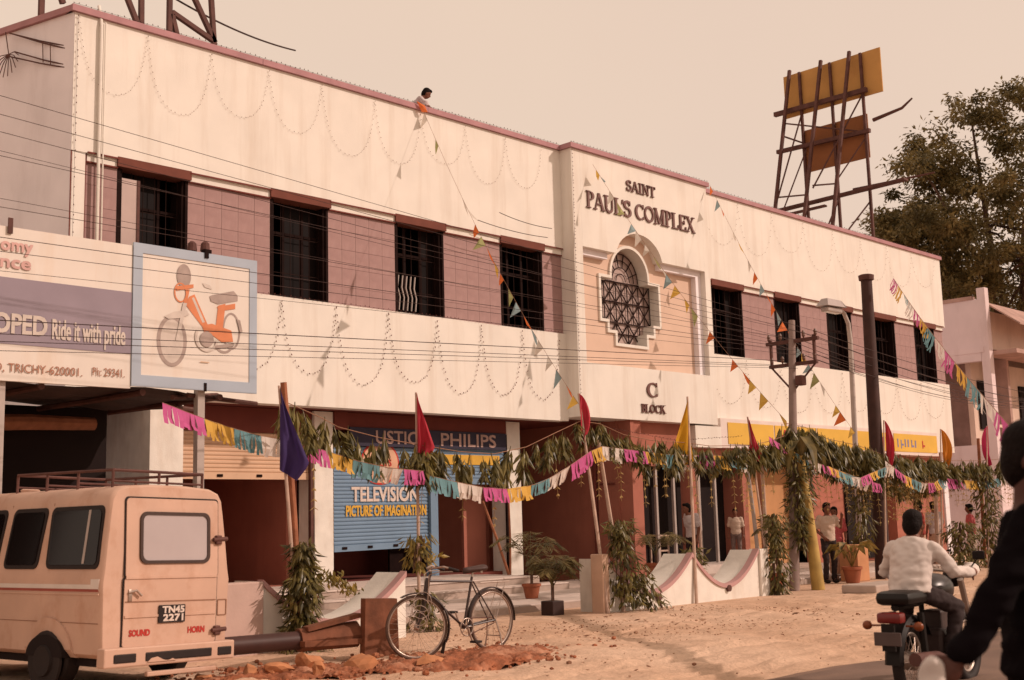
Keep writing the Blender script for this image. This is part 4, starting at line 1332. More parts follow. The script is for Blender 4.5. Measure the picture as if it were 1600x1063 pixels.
# tail panel inset by the door, bumper
MB().ring(rrect(.585, .70, .64, .80, .012), rrect(.595, .69, .65, .79, .01), (0, -.006, 0), (1, 0, 0), (0, 0, 1), .01, (0, 1, 0)).build('lamp_panel', mat('van_shadow_seam', (.25, .13, .08), .7), van)
MB().cbox(-.74, .74, -.10, .02, .225, .40, .014).build('bumper', VB, van)
for x0, x1 in ((-.64, -.40), (-.30, .46), (.53, .70)):
    MB().cbox(x0, x1, -.106, -.09, .262, .345, .012).build('bumper_slot', RUB, van)
torn = [(-.28, .255), (-.24, .29), (-.17, .30), (-.12, .275), (-.06, .255), (0, .275), (.04, .255)]
MB().prism(torn, (0, -.112, 0), (1, 0, 0), (0, 0, 1), .01, (0, 1, 0)).build('torn_plate', VB, van)
MB().cbox(-.25, .55, -.07, -.02, .12, .165, .01).build('tow_plate', VB, van)
# side: windows, stripe, gutter, wheel arch, sill
def sidepanel(name, poly, material, off, parent=van, th=.012):
    """polygon given in (y, z) laid on the left side skin"""
    a = [(-(hw(z) + off), y, z) for y, z in poly]
    b = [(-(hw(z) + off - th), y, z) for y, z in poly]
    n = len(poly)
    return MB().add(a + b, [tuple(range(n)), tuple(range(n, 2 * n))[::-1]] + [(i, n + i, n + (i + 1) % n, (i + 1) % n) for i in range(n)]).build(name, material, parent)
def rr2(y0, y1, z0, z1, r, lean=0.0):
    return [(x + lean * (z - z0), z) for x, z in rrect(y0, y1, z0, z1, r, 5)]
for y0, y1, ln in ((.07, .95, .05), (1.10, 1.72, -.10), (1.84, 2.6, -.1)):
    s = sidepanel('side_window_seal', rr2(y0, y1, 1.11, 1.70, .07, ln), RUB, .010)
    sidepanel('side_window_glass', rr2(y0 + .04, y1 - .04, 1.15, 1.66, .05, ln), VGL, .016, s)
sidepanel('window_bar', [(.30, 1.16), (.335, 1.16), (.335, 1.66), (.30, 1.66)], PIPE, .020)
sidepanel('white_stripe', [(.04, .93), (2.6, .93), (2.6, .97), (.16, .97), (.16, 1.02), (.03, 1.02)], PAINTW, .004, th=.006)
sidepanel('red_stripe', [(.035, .905), (2.6, .905), (2.6, .928), (.05, .928)], mat('dull_red_mark', (.30, .07, .05), .7), .004, th=.006)
sidepanel('side_crease', [(.03, .875), (2.7, .875), (2.7, .89), (.03, .89)], VB, .008, th=.01)
MB().tube([(-.622, .06, 1.755), (-.625, 1.2, 1.76), (-.62, 2.5, 1.755)], .014, 6).build('roof_gutter', VB, van)
for y in (.38, 1.38):
    MB().tube([(-.63, y, 1.74), (-.57, y, 1.845), (-.40, y, 1.905)], .012, 5).build('rack_bracket', STEEL, van)
arch = [(.83 + .40 * math.cos(R(a)), .30 + .36 * math.sin(R(a))) for a in range(0, 181, 12)]
sidepanel('wheel_arch', [(1.25, .30), (1.25, .32)] + arch[1:-1] + [(.41, .32), (.41, .30)], VB, .022, th=.04)
ar2 = [(.83 + .31 * math.cos(R(a)), .30 + .27 * math.sin(R(a))) for a in range(0, 181, 12)]
ar2 = [(y, .30 + (z - .30) * .75) for y, z in ar2]
MB().prism(ar2, (-.775, 0, 0), (0, 1, 0), (0, 0, 1), .10, (1, 0, 0)).build('wheel_well', BLACKROOM, van)
MB().lathe([(.10, -.02), (.14, -.025), (.15, .0), (.27, .0), (.28, .02), (.10, .02)], (-.77, .83, .26), 20, axis='x').build('wheel_face', RUB, van, smooth=True)
def van_wheel(x, y):
    w = MB().lathe([(.16, -.08), (.27, -.085), (.295, -.06), (.30, 0), (.295, .06), (.27, .085), (.16, .08)], (x, y, .30), 24, axis='x').build('wheel', RUB, van, smooth=True)
    MB().lathe([(.02, -.07), (.10, -.078), (.16, -.05), (.165, .05), (.10, .07)], (x, y, .30), 18, axis='x').build('rim', STEEL, w, smooth=True)
for x in (-.63, .63):
    for y in (.83, 2.75):
        van_wheel(x, y)
MB().box(-.62, .62, .1, 3.1, .22, .32).build('underbody', BLACKROOM, van)
for y_ in (1.03, 1.78, 2.66):
    sidepanel('panel_seam', [(y_, .36), (y_ + .008, .36), (y_ - .06 + .008, 1.74), (y_ - .06, 1.74)], mat('van_shadow_seam', (.25, .13, .08), .7), .003, th=.006)
sidepanel('panel_seam', [(.04, .615), (2.7, .615), (2.7, .622), (.04, .622)], mat('van_shadow_seam', (.25, .13, .08), .7), .003, th=.006)
# roof rack
rk = MB().tube([(-.52, .22, 2.04), (-.52, 1.9, 2.06)], .016, 6).tube([(.52, .22, 2.04), (.52, 1.9, 2.06)], .016, 6).tube([(-.52, .22, 2.04), (.52, .22, 2.04)], .016, 6).tube([(-.52, 1.9, 2.06), (.52, 1.9, 2.06)], .016, 6)
for y in (.22, .8, 1.35, 1.9):
    for x in (-.52, .52):
        rk.tube([(x, y, 1.86), (x, y, 2.05)], .014, 6)
    rk.tube([(-.52, y, 1.935), (.52, y, 1.935)], .012, 6)
rk.tube([(0, .22, 1.92), (0, .22, 2.04)], .014, 6)
rk.build('roof_rack', STEEL, van)
MB().lathe([(.09, 0), (.10, .03), (.05, .055), (.01, .06)], (-.20, 2.2, 1.90), 14).build('roof_vent', VB, van, smooth=True)

# ------------------------------------------------------------------ bicycle
BKM = mat('bicycle_black', (0.035, 0.018, 0.015), 0.4, .2, 8, spec=.5)
TYRE = mat('bicycle_tyre', (0.10, 0.06, 0.045), 0.9, .15, 10)
SADL = mat('saddle_leather', (0.06, 0.03, 0.025), 0.55, .2, 8)
bike = thing('bicycle', 'black roadster bicycle standing on the red earth with leaves tied at its handlebar', 'bicycle', (9.36, -8.38, 0.02))
# local: x from front (negative) to rear (positive), y away from us
RW = .345
FX, RX = -.56, .56
def wheel(name, cx, steer=0.0):
    M = Matrix.Translation((cx, 0, RW)) @ Matrix.Rotation(steer, 4, 'Z')
    def tx(m):
        m.v = [tuple(M @ Vector(p)) for p in m.v]
        return m
    w = tx(MB().tube([(RW * .955 * math.cos(a), 0, RW * .955 * math.sin(a)) for a in [2 * math.pi * i / 48 for i in range(48)]], .0165, 8, closed=True)).build(name, TYRE, bike, smooth='all')
    tx(MB().tube([(RW * .905 * math.cos(a), 0, RW * .905 * math.sin(a)) for a in [2 * math.pi * i / 48 for i in range(48)]], .012, 6, closed=True)).build('rim', CHR, w, smooth='all')
    sp = MB()
    for i in range(32):
        a = 2 * math.pi * i / 32
        o = (1 if i % 4 < 2 else -1) * .9
        sp.tube([(.022 * math.cos(a + o), .025 * (1 if i % 2 else -1), .022 * math.sin(a + o)), (RW * .90 * math.cos(a), 0, RW * .90 * math.sin(a))], .0014, 3, caps=False)
    tx(sp).build('spokes', CHR, w)
    tx(MB().lathe([(.012, -.055), (.026, -.03), (.018, -.02), (.018, .02), (.026, .03), (.012, .055)], (0, 0, 0), 10, axis='y')).build('hub', CHR, w, smooth=True)
    return w
STEER = R(-26)
wheel('front_wheel', FX, STEER)
wheel('rear_wheel', RX)
BBK = Vector((.13, 0, .30)); SEAT = Vector((.27, 0, .84)); HT = Vector((-.40, 0, .86)); HB = Vector((-.435, 0, .72)); AX = Vector((RX, 0, RW))
fm = MB()
fm.tube([HT + Vector((0.01, 0, -.03)), SEAT + Vector((-.015, 0, -.05))], .014, 8)
fm.tube([HB, BBK], .015, 8).tube([BBK, SEAT], .0145, 8).tube([HT, HB + Vector((-.01, 0, -.04))], .018, 8)
for s in (-1, 1):
    fm.tube([BBK + Vector((0, .03 * s, 0)), AX + Vector((0, .055 * s, 0))], .010, 6)
    fm.tube([SEAT + Vector((0, .02 * s, -.05)), AX + Vector((0, .055 * s, 0))], .008, 6)
fm.lathe([(.024, -.035), (.024, .035)], tuple(BBK), 10, axis='y')
fm.build('frame', BKM, bike, smooth=True)
MS = Matrix.Translation((FX, 0, 0)) @ Matrix.Rotation(STEER, 4, 'Z') @ Matrix.Translation((-FX, 0, 0))
def st_(m):
    m.v = [tuple(MS @ Vector(p)) for p in m.v]
    return m
fk = MB()
for s in (-1, 1):
    fk.tube([(-.44, .045 * s, .70), (-.50, .05 * s, .50), (FX + .01, .05 * s, .38), (FX, .052 * s, RW)], .011, 7)
fk.tube([(-.445, -.05, .71), (-.445, .05, .71)], .014, 7).tube([(-.44, 0, .70), (-.395, 0, .93)], .014, 8)
st_(fk).build('fork', BKM, bike, smooth=True)
hbm = MB().tube([(-.395, 0, .93), (-.42, 0, .96)], .014, 7).tube([(-.20, -.28, .95), (-.32, -.25, .985), (-.41, -.10, .965), (-.42, 0, .96), (-.41, .10, .965), (-.32, .25, .985), (-.20, .28, .95)], .011, 7)
st_(hbm).build('handlebar', CHR, bike, smooth=True)
for s in (-1, 1):
    st_(MB().tube([(-.16, .285 * s, .935), (-.27, .262 * s, .97)], .017, 8)).build('grip', RUB, bike, smooth=True)
    st_(MB().tube([(-.22, .26 * s, .93), (-.36, .20 * s, .93), (-.44, .1 * s, .90), (-.45, .06 * s, .60)], .005, 5)).build('brake_rod', CHR, bike)
def guard(cx, a0, a1, steer=None):
    vs, fs = [], []
    n = 22
    for i in range(n + 1):
        a = R(a0 + (a1 - a0) * i / n)
        for w, r in ((-.032, RW + .012), (-.018, RW + .026), (.018, RW + .026), (.032, RW + .012)):
            vs.append((cx + r * math.cos(a), w, RW + r * math.sin(a)))
    for i in range(n):
        for q in range(3):
            fs.append((4 * i + q, 4 * i + q + 1, 4 * i + 5 + q, 4 * i + 4 + q))
    m = MB().add(vs, fs)
    return st_(m) if steer else m
guard(FX, 118, -28, True).build('mudguard', BKM, bike, smooth=True)
guard(RX, 190, -5).build('mudguard', BKM, bike, smooth=True)
fl = MB().prism([(-.045, 0), (.045, 0), (.06, -.14), (-.06, -.14)], (FX + .31, 0, .20), (0, 1, 0), (.25, 0, 1), .006, (1, 0, 0))
st_(fl).build('mud_flap', RUB, bike)
sd_ = MB()
secs2 = [(.14, .012, .0), (.20, .03, .012), (.28, .06, .02), (.36, .10, .03), (.42, .105, .04), (.45, .08, .045)]
vs, fs = [], []
for x, w, z in secs2:
    for k in range(10):
        a = 2 * math.pi * k / 10
        vs.append((x, w * math.cos(a), .93 + z * .6 + .035 * math.sin(a) - .02))
for i in range(len(secs2) - 1):
    for k in range(10):
        j = (k + 1) % 10
        fs.append((i * 10 + k, i * 10 + j, i * 10 + 10 + j, i * 10 + 10 + k))
fs += [tuple(range(10))[::-1], tuple(50 + k for k in range(10))]
sd2 = MB().add(vs, fs).build('saddle', SADL, bike, smooth='all')
MB().tube([(.27, 0, .82), (.285, 0, .90)], .012, 7).build('saddle_post', CHR, sd2)
for s in (-1, 1):
    MB().tube([(.36, .06 * s, .88), (.36, .06 * s, .93)], .016, 6).build('saddle_spring', CHR, sd2)
rkb = MB()
for s in (-1, 1):
    rkb.tube([(.34, .06 * s, .77), (.80, .06 * s, .765)], .007, 5).tube([(.74, .06 * s, .765), (RX, .07 * s, RW)], .005, 5)
for x in (.42, .52, .62, .72, .8):
    rkb.tube([(x, -.06, .765), (x, .06, .765)], .005, 5)
rkb.build('carrier', CHR, bike)
cr = MB().tube([(BBK.x + .095 * math.cos(a), -.05, BBK.z + .095 * math.sin(a)) for a in [2 * math.pi * i / 28 for i in range(28)]], .007, 5, closed=True)
for i in range(5):
    a = 2 * math.pi * i / 5
    cr.tube([(BBK.x, -.05, BBK.z), (BBK.x + .095 * math.cos(a), -.05, BBK.z + .095 * math.sin(a))], .006, 4)
cr.build('chainring', CHR, bike, smooth='all')
MB().tube([(BBK.x, -.05, BBK.z + .095), (RX, -.045, RW + .03)], .005, 4).tube([(BBK.x, -.05, BBK.z - .095), (RX, -.045, RW - .03)], .005, 4).build('chain', STEEL, bike)
for s, a in ((-1, R(-70)), (1, R(110))):
    e = Vector((BBK.x + .17 * math.cos(a), .07 * s, BBK.z + .17 * math.sin(a)))
    c = MB().tube([(BBK.x, .06 * s, BBK.z), e], .009, 6).build('crank', CHR, bike)
    MB().cbox(e.x - .05, e.x + .05, e.y - .02 + .06 * s - .03, e.y + .02 + .06 * s + .03, e.z - .012, e.z + .012, .005).build('pedal', RUB, c)
stn = MB()
for s in (-1, 1):
    stn.tube([(RX, .07 * s, RW), (RX + .03, .11 * s, .17), (RX + .02, .15 * s, -.01)], .009, 6)
stn.tube([(RX + .03, -.11, .17), (RX + .03, .11, .17)], .007, 5)
stn.build('stand', CHR, bike)
# cable lock and basket wire at the front
bw = MB()
for i in range(4):
    bw.tube([(-.52 + .10 * math.cos(a) - .02 * i, -.11 - .01 * i, .62 - .07 * i + .035 * math.sin(a) * 3) for a in [2 * math.pi * q / 14 for q in range(14)]], .004, 4, closed=True)
st_(bw).build('wire_coil', CHR, bike)

# ------------------------------------------------------------------ motorcycle under the rider
mc = thing('motorcycle', 'dark motorcycle ridden away from us at the lower right', 'motorcycle', (9.05, -13.92, 0.0), R(6))
RIDER_RZ = R(6)
# local: +x forward
MBK = mat('motor_black', (0.010, 0.006, 0.005), 0.5, .2, 6, spec=.2)
MRED = mat('tail_red', (0.16, 0.012, 0.010), 0.3, .1, 6, spec=.5)
def mwheel(name, cx):
    w = MB().tube([(cx + .265 * math.cos(a), 0, .31 + .265 * math.sin(a)) for a in [2 * math.pi * i / 36 for i in range(36)]], .045, 9, closed=True).build(name, RUB, mc, smooth='all')
    sp = MB().tube([(cx + .21 * math.cos(a), 0, .31 + .21 * math.sin(a)) for a in [2 * math.pi * i / 30 for i in range(30)]], .016, 6, closed=True)
    for i in range(24):
        a = 2 * math.pi * i / 24
        sp.tube([(cx, .04 * (1 if i % 2 else -1), .31), (cx + .21 * math.cos(a), 0, .31 + .21 * math.sin(a))], .003, 4)
    sp.lathe([(.03, -.07), (.07, -.05), (.07, .05), (.03, .07)], (cx, 0, .31), 14, axis='y')
    sp.build('rim', CHR, w, smooth=True)
mwheel('rear_wheel', 0.0); mwheel('front_wheel', 1.24)
mf = MB().tube([(-.25, 0, .73), (.3, 0, .74), (.65, 0, .80), (.95, 0, .88)], [.03, .03, .035, .03], 8).tube([(.95, 0, .88), (.72, 0, .30), (.3, 0, .28)], .025, 8).tube([(.3, 0, .74), (.32, 0, .3)], .022, 8)
for s in (-1, 1):
    mf.tube([(.32, .09 * s, .32), (0, .11 * s, .31)], .022, 7).tube([(-.02, .11 * s, .68), (0, .12 * s, .33)], .03, 8)
mf.build('frame', MBK, mc, smooth=True)
MB().cbox(.38, .68, -.13, .13, .24, .52, .04).cbox(.5, .68, -.08, .08, .50, .66, .02).build('engine', mat('dark_engine', (.05, .03, .027), .5, .3, 9), mc)
tk = MB().sphere((.60, 0, .82), .26, .145, .13, 16, 10)
tk.build('fuel_tank', mat('tank_grey', (.03, .02, .018), .35, .1, 4, spec=.5), mc, smooth='all')
seat = MB().cbox(-.30, .42, -.14, .14, .745, .85, .045).build('seat', mat('seat_vinyl', (.008, .005, .004), .4, .15, 6, spec=.3), mc, smooth=True)
mg = MB()
vs, fs = [], []
for i in range(15):
    a = R(30 + 150 * i / 14)
    for w_, r_ in ((-.075, .325), (-.05, .35), (.05, .35), (.075, .325)):
        vs.append((r_ * math.cos(a), w_, .31 + r_ * math.sin(a)))
for i in range(14):
    for q in range(3):
        fs.append((4 * i + q, 4 * i + q + 1, 4 * i + 5 + q, 4 * i + 4 + q))
MB().add(vs, fs).build('mudguard', MBK, mc, smooth=True)
tl = MB().cbox(-.39, -.27, -.095, .095, .62, .70, .02).build('tail_lamp', MRED, mc, smooth=True)
MB().cbox(-.43, -.415, -.105, .105, .46, .56, .006).build('number_plate', mat('grey_plate', (.09, .06, .055), .6, .2), mc)
MB().box(-.414, -.39, -.05, .05, .42, .62).build('plate_bracket', MBK, mc)
for s in (-1, 1):
    MB().tube([(-.30, .10 * s, .60), (-.31, .19 * s, .60)], .008, 5).sphere((-.31, .20 * s, .60), .035, .04, .035, 8, 6).build('indicator', mat('amber_lamp', (.20, .05, .015), .3), mc, smooth=True)
MB().tube([(-.35, -.17, .36), (.1, -.17, .34), (.5, -.14, .26)], [.05, .045, .03], 10).build('exhaust', STEEL, mc, smooth=True)
MB().cbox(.02, .24, .09, .16, .42, .62, .03).build('side_box', MBK, mc)
for s in (-1, 1):
    MB().tube([(.98, .09 * s, .88), (1.24, .09 * s, .31)], [.028, .022], 8).build('front_fork', CHR, mc, smooth=True)
MB().tube([(.64, -.31, .95), (.80, -.25, .99), (.95, -.10, .96), (.97, 0, .95), (.95, .10, .96), (.80, .25, .99), (.64, .31, .95)], .013, 8).build('handlebar', CHR, mc, smooth=True)
for s in (-1, 1):
    MB().tube([(.60, .325 * s, .945), (.74, .27 * s, .975)], .02, 8).build('grip', RUB, mc, smooth=True)
    MB().tube([(.80, .25 * s, .99), (.82, .31 * s, 1.07)], .006, 5).cbox(.81, .83, .31 * s - .05, .31 * s + .05, 1.05, 1.12, .01).build('mirror', MBK, mc)
MB().sphere((1.08, 0, .90), .09, .09, .09, 12, 8).build('headlamp', MBK, mc, smooth='all')
for s in (-1, 1):
    MB().tube([(.36, .12 * s, .30), (.36, .24 * s, .30)], .014, 7).build('foot_peg', RUB, mc)
# ------------------------------------------------------------------ poles and flags
BAMB = mat('bamboo_pale', (0.48, 0.34, 0.27), 0.7, .2, 5)
BPOLE = mat('brown_pole', (0.30, 0.115, 0.06), 0.85, .25, 5, bump=.3)
LEAF = leafmat('mango_leaf', (0.050, 0.044, 0.013), (0.22, 0.175, 0.052), 0.38, .3, 7)
LEAFY = leafmat('young_leaf', (0.10, 0.085, 0.02), (0.36, 0.25, 0.06), 0.45, .3, 6)
PALM = leafmat('palm_leaf', (0.06, 0.052, 0.018), (0.22, 0.165, 0.06), 0.45, .25, 4)
DRYL = leafmat('pale_chain_leaf', (0.34, 0.22, 0.08), (0.56, 0.40, 0.17), 0.6, .3, 9)
TERRA = mat('terracotta', (0.30, 0.095, 0.048), 0.85, .15, 5, bump=.1)
def clothmat(name, c):
    return leafmat(name, tuple(v * .85 for v in c), c, .75, .3, 3)
CB, CR, CY, CO, CP = clothmat('blue_cloth', (.055, .03, .14)), clothmat('red_cloth', (.52, .035, .06)), clothmat('yellow_cloth', (.68, .36, .02)), clothmat('orange_cloth', (.62, .22, .02)), clothmat('pink_cloth', (.58, .04, .14))

def flag_mesh(w, h, mode, material, parent, seed):
    """limp cloth hanging from the pole top; local x away from pole, z down"""
    rr = random.Random(seed)
    vs, fs = [], []
    nu, nv = 9, 14
    for j in range(nv + 1):
        v = j / nv
        width = {'tri': w * min(1.0, .10 + 1.1 * v) if v < .8 else w * (1 - (v - .8) * 2.2), 'slim': w * (.25 + .75 * math.sin(math.pi * min(1, v * 1.05)) ** .8)}[mode]
        for i in range(nu + 1):
            u = i / nu
            x = u * width
            y = (.05 * math.sin(u * 9 + v * 3 + seed) + .025 * math.sin(u * 17 - v * 5)) * (.25 + v)
            z = -v * h - u * (.16 * h if mode == 'tri' else .05 * h) * (1 if mode == 'slim' else (1 - .2 * v))
            vs.append((x, y, z))
    for j in range(nv):
        for i in range(nu):
            a = j * (nu + 1) + i
            fs.append((a, a + 1, a + nu + 2, a + nu + 1))
    return MB().add(vs, fs).build('flag', material, parent, smooth='all')
def flag_pole(label, base, top, material, w, h, mode, seed, r=.025, rot=0.0, pole_mat=None, ztop=0.0, xsign=1):
    t = thing('flag_pole', label, 'flag', base)
    b = Vector(base); e = Vector(top) - b
    mid = e * .5 + Vector((.015, .01, 0))
    MB().tube([(0, 0, 0), mid, e], [r, r * .9, r * .6], 8).build('pole', pole_mat or BAMB, t, smooth=True)
    f = flag_mesh(w, h, mode, material, t, seed)
    f.location = e + Vector((0, -.02, -ztop))
    f.rotation_euler = (0, 0, rot)
    f.scale = (xsign, 1, 1)
    return t
flag_pole('pale pole with a dark blue flag nearest the van', (8.78, -6.25, .0), (8.50, -6.25, 3.17), CB, .36, 1.02, 'tri', 1, rot=R(-42))
flag_pole('pole with a red flag behind the bicycle', (11.50, -5.3, .0), (11.42, -5.4, 3.33), CR, .25, .85, 'tri', 2, rot=R(-40))
flag_pole('whitish pole with a red flag at the left end of the two-dip wall', (14.98, -5.80, .0), (14.86, -5.45, 3.5), CR, .17, .80, 'slim', 3, rot=R(-40), r=.03)
flag_pole('pole with a yellow flag between the two dips of the wall', (17.33, -5.78, .0), (17.6, -5.6, 3.58), CY, .50, 1.15, 'tri', 4, rot=R(160), r=.03)
flag_pole('leaning pole with a red flag at the right end of the two-dip wall', (19.75, -5.7, .0), (19.45, -5.6, 3.3), CR, .22, .75, 'tri', 5, rot=R(-40))
flag_pole('pole with a red flag beside the tall dark pole', (25.05, -5.2, .0), (25.45, -5.2, 3.5), CR, .18, 1.1, 'slim', 6, rot=R(-45))
flag_pole('pole with an orange flag before the right end of the yellow sign', (29.2, -4.5, .0), (29.7, -4.5, 3.5), CO, .24, 1.0, 'slim', 7, rot=R(-40))
flag_pole('pole with a pink flag farthest to the right', (30.7, -5, .0), (31.3, -5, 3.6), CP, .22, 1.0, 'slim', 8, rot=R(150))
# brown stay poles beside them
def plain_pole(label, a, b, r, material=BPOLE):
    o = MB().tube([Vector((0, 0, 0)), (Vector(b) - Vector(a)) * .5 + Vector((.02, 0, 0)), Vector(b) - Vector(a)], [r, r * .93, r * .8], 9).build('wooden_pole', material, smooth=True)
    o.location = a
    tag(o, label, 'pole')
    return o
plain_pole('knotty brown pole beside the blue flag', (8.86, -6.18, 0), (8.60, -6.2, 3.22), .05)
plain_pole('pale pole wound with leaves right of the second red flag', (15.42, -5.75, 0), (15.25, -5.5, 2.75), .035, BAMB)
plain_pole('thin brown pole leaning in the third shop bay', (17.7, -.9, .42), (17.4, -.5, 1.9), .03)
plain_pole('forked brown pole leaning beside the third shop bay', (17.72, -.92, .42), (17.95, -.7, 1.9), .022)
plain_pole('slim pale pole in front of the entrance, left of the man in white', (24.2, -.9, .3), (24.15, -.9, 2.7), .035, BAMB)
plain_pole('pale pole right of the third red flag', (20.1, -5.4, 0), (20.0, -5.5, 2.7), .04, BAMB)
plain_pole('grey pole in front of the entrance doors', (22.6, -3.6, .12), (22.3, -3.6, 2.75), .045, PIPE)
plain_pole('brown pole at the doorway wound with leaf chains', (23.1, -3.4, .12), (22.9, -3.5, 2.75), .05, BPOLE)
plain_pole('pale rail pole near the ochre wall', (24.6, -3.8, .12), (24.3, -3.8, 2.8), .045, PIPE)
plain_pole('pinkish pole far right beside the pink flag', (31.2, -4.7, 0), (31.4, -4.7, 3.3), .05, BPOLE)
plain_pole('pale pole below the orange flag', (29.6, -4.2, 0), (29.8, -4.2, 2.5), .06, BAMB)

# ------------------------------------------------------------------ leaf bunches
def bunch_mesh(n, ln, spread, drop, seed, material):
    rr = random.Random(seed)
    m = MB()
    m.tube([(0, 0, .04), (0, 0, 0), (0, 0, -drop * .7)], [.004, .006, .003], 4)
    for i in range(n):
        a = rr.uniform(0, 6.283)
        h = rr.random()
        st = Vector((math.cos(a) * .03, math.sin(a) * .03, -h * drop))
        d = Vector((math.cos(a) * spread * rr.uniform(.3, 1.3), math.sin(a) * spread * rr.uniform(.3, 1.3), -1 + rr.gauss(0, .22)))
        m.leaf(st, d, (math.cos(a) + rr.gauss(0, .5), math.sin(a) + rr.gauss(0, .5), .5), ln * rr.uniform(.65, 1.25), ln * .13)
    o = m.build('leaf_bunch', material)
    me = o.data
    bpy.data.objects.remove(o)
    return me
BUN = [bunch_mesh(26, .20, .45, .22, 30 + k, LEAF) for k in range(4)] + [bunch_mesh(44, .19, .6, .30, 40 + k, LEAF) for k in range(3)]
BUNY = [bunch_mesh(16, .19, .5, .16, 50 + k, LEAFY) for k in range(3)]
def chain_mesh(n, seed):
    rr = random.Random(seed)
    m = MB().tube([(0, 0, .1), (0, 0, -n * .13)], .004, 4)
    for i in range(n):
        z = -.05 - i * .13 + rr.uniform(-.02, .02)
        a0 = rr.uniform(0, 3.14)
        for s in (0, 3.14):
            m.leaf((0, 0, z), (math.cos(a0 + s), math.sin(a0 + s), -.75), (0, 0, 1), .085, .018)
    o = m.build('leaf_chain', DRYL)
    me = o.data
    bpy.data.objects.remove(o)
    return me
CHN = [chain_mesh(k, 60 + k) for k in (3, 4, 5)]
STRING = mat('string', (.30, .16, .10), .8)
def garland(label, pts, density, chains=.35, big=.3, yoff=.05, size=1.0):
    """string through pts with leaf bunches hung along it"""
    a = Vector(pts[0])
    t = thing('leaf_garland', label, 'garland', a, group='leaf garlands strung between the poles')
    P = [Vector(p) - a for p in pts]
    MB().tube(P, .006, 4).build('string', STRING, t)
    for p, q in zip(P, P[1:]):
        L = (q - p).length
        n = max(1, int(L * density * 1.35))
        for i in range(n):
            f = (i + rnd.uniform(.1, .9)) / n
            c = p.lerp(q, f)
            me = rnd.choice(BUN[4:]) if rnd.random() < big else rnd.choice(BUN[:4])
            o = mesh_part('leaf_bunch', me, t, c + Vector((rnd.uniform(-.05, .05), rnd.uniform(-yoff, yoff), rnd.uniform(-.12, .02))), (rnd.gauss(0, .12), rnd.gauss(0, .12), rnd.uniform(0, 6.28)))
            s = rnd.uniform(.85, 1.5) * size
            o.scale = (s, s, s)
        nc = int(L * density * chains)
        for i in range(nc):
            c = p.lerp(q, rnd.random())
            mesh_part('leaf_chain', rnd.choice(CHN), t, c + Vector((0, rnd.uniform(-yoff, yoff), -.40 - rnd.uniform(0, .25))), (rnd.gauss(0, .05), rnd.gauss(0, .05), rnd.uniform(0, 6.28)))
    return t
garland('sparse leaf garland between the blue flag and the bicycle flag', [(8.58, -6.2, 3.0), (9.6, -5.6, 2.88), (10.0, -5.45, 2.78), (10.7, -5.45, 2.66), (11.45, -5.42, 2.58)], 3.6, .35, .25)
garland('sagging leaf garland between the bicycle flag and the second red flag', [(11.45, -5.42, 2.58), (12.2, -5.45, 2.50), (12.9, -5.45, 2.48), (13.6, -5.45, 2.60), (14.3, -5.45, 2.85), (14.88, -5.45, 3.05)], 4.6, .5, .4)
garland('leaf garland between the second red flag and the yellow flag', [(14.88, -5.45, 3.05), (15.3, -5.5, 3.02), (15.9, -5.5, 2.86), (16.6, -5.55, 2.78), (17.5, -5.6, 2.76)], 6.5, .6, .45)
garland('leaf garland between the yellow flag and the third red flag', [(17.5, -5.6, 2.76), (18.2, -5.6, 2.72), (19.45, -5.62, 2.76)], 6.5, .7, .4)
garland('thick leaf garland from the third red flag to the utility pole', [(19.45, -5.62, 2.76), (20.2, -5.55, 2.86), (20.95, -5.45, 3.0)], 9, .5, .6, .15)
garland('heaped leaf garland right of the utility pole', [(20.95, -5.45, 3.25), (21.8, -5.4, 3.20), (22.8, -5.3, 3.0), (24.0, -5.3, 2.9), (25.2, -5.2, 2.75)], 11, .35, .7, .16, .95)
garland('second leaf layer hanging under the heap right of the utility pole', [(21.0, -5.4, 2.9), (22.8, -5.2, 2.7), (25.2, -5.1, 2.45)], 7, .5, .6, .15, .95)
garland('leaf garland between the tall dark pole and the orange flag', [(25.3, -5.1, 2.85), (27.2, -4.8, 2.75), (29.5, -4.5, 2.75)], 9, 1.0, .6, .15, 1.0)
garland('leaf fringe hanging below the garland left of the orange flag', [(25.4, -4.9, 2.3), (27.4, -4.6, 2.2), (29.4, -4.3, 2.2)], 5, 1.2, .4, .15, .85)
garland('leaf garland right of the orange flag', [(29.5, -4.5, 2.70), (31.0, -4.9, 2.7), (33.5, -5.3, 2.85)], 9, .9, .6, .15, 1.0)

def foliage_column(label, base, h, r0, r1, n, seed, lean=(0, 0), material=LEAF, ln=.17):
    """branches of leaves tied round a pole foot"""
    rr = random.Random(seed)
    t = thing('leaf_bundle', label, 'foliage', base)
    stem = MB()
    for i in range(5):
        a = rr.uniform(0, 6.28)
        stem.tube([(math.cos(a) * r0 * .5, math.sin(a) * r0 * .5, 0), (math.cos(a) * .08 + lean[0] * .5, math.sin(a) * .08 + lean[1] * .5, h * .55), (math.cos(a) * .03 + lean[0], math.sin(a) * .03 + lean[1], h)], .008, 5)
    stem.build('stem', BARK, t)
    m = MB()
    for i in range(n):
        f = rr.random()
        rad = (r0 + (r1 - r0) * f) * math.sqrt(rr.random()) * (1 + .3 * math.sin(f * 11 + seed))
        a = rr.uniform(0, 6.283)
        p = Vector((math.cos(a) * rad + lean[0] * f, math.sin(a) * rad + lean[1] * f, .05 + f * h))
        d = Vector((math.cos(a) * .6 + rr.gauss(0, .35), math.sin(a) * .6 + rr.gauss(0, .35), -.9 + rr.gauss(0, .5)))
        m.leaf(p, d, (math.cos(a), math.sin(a), .6 + rr.gauss(0, .4)), ln * rr.uniform(.6, 1.3), ln * .16)
    m.build('leaves', material, t)
    return t
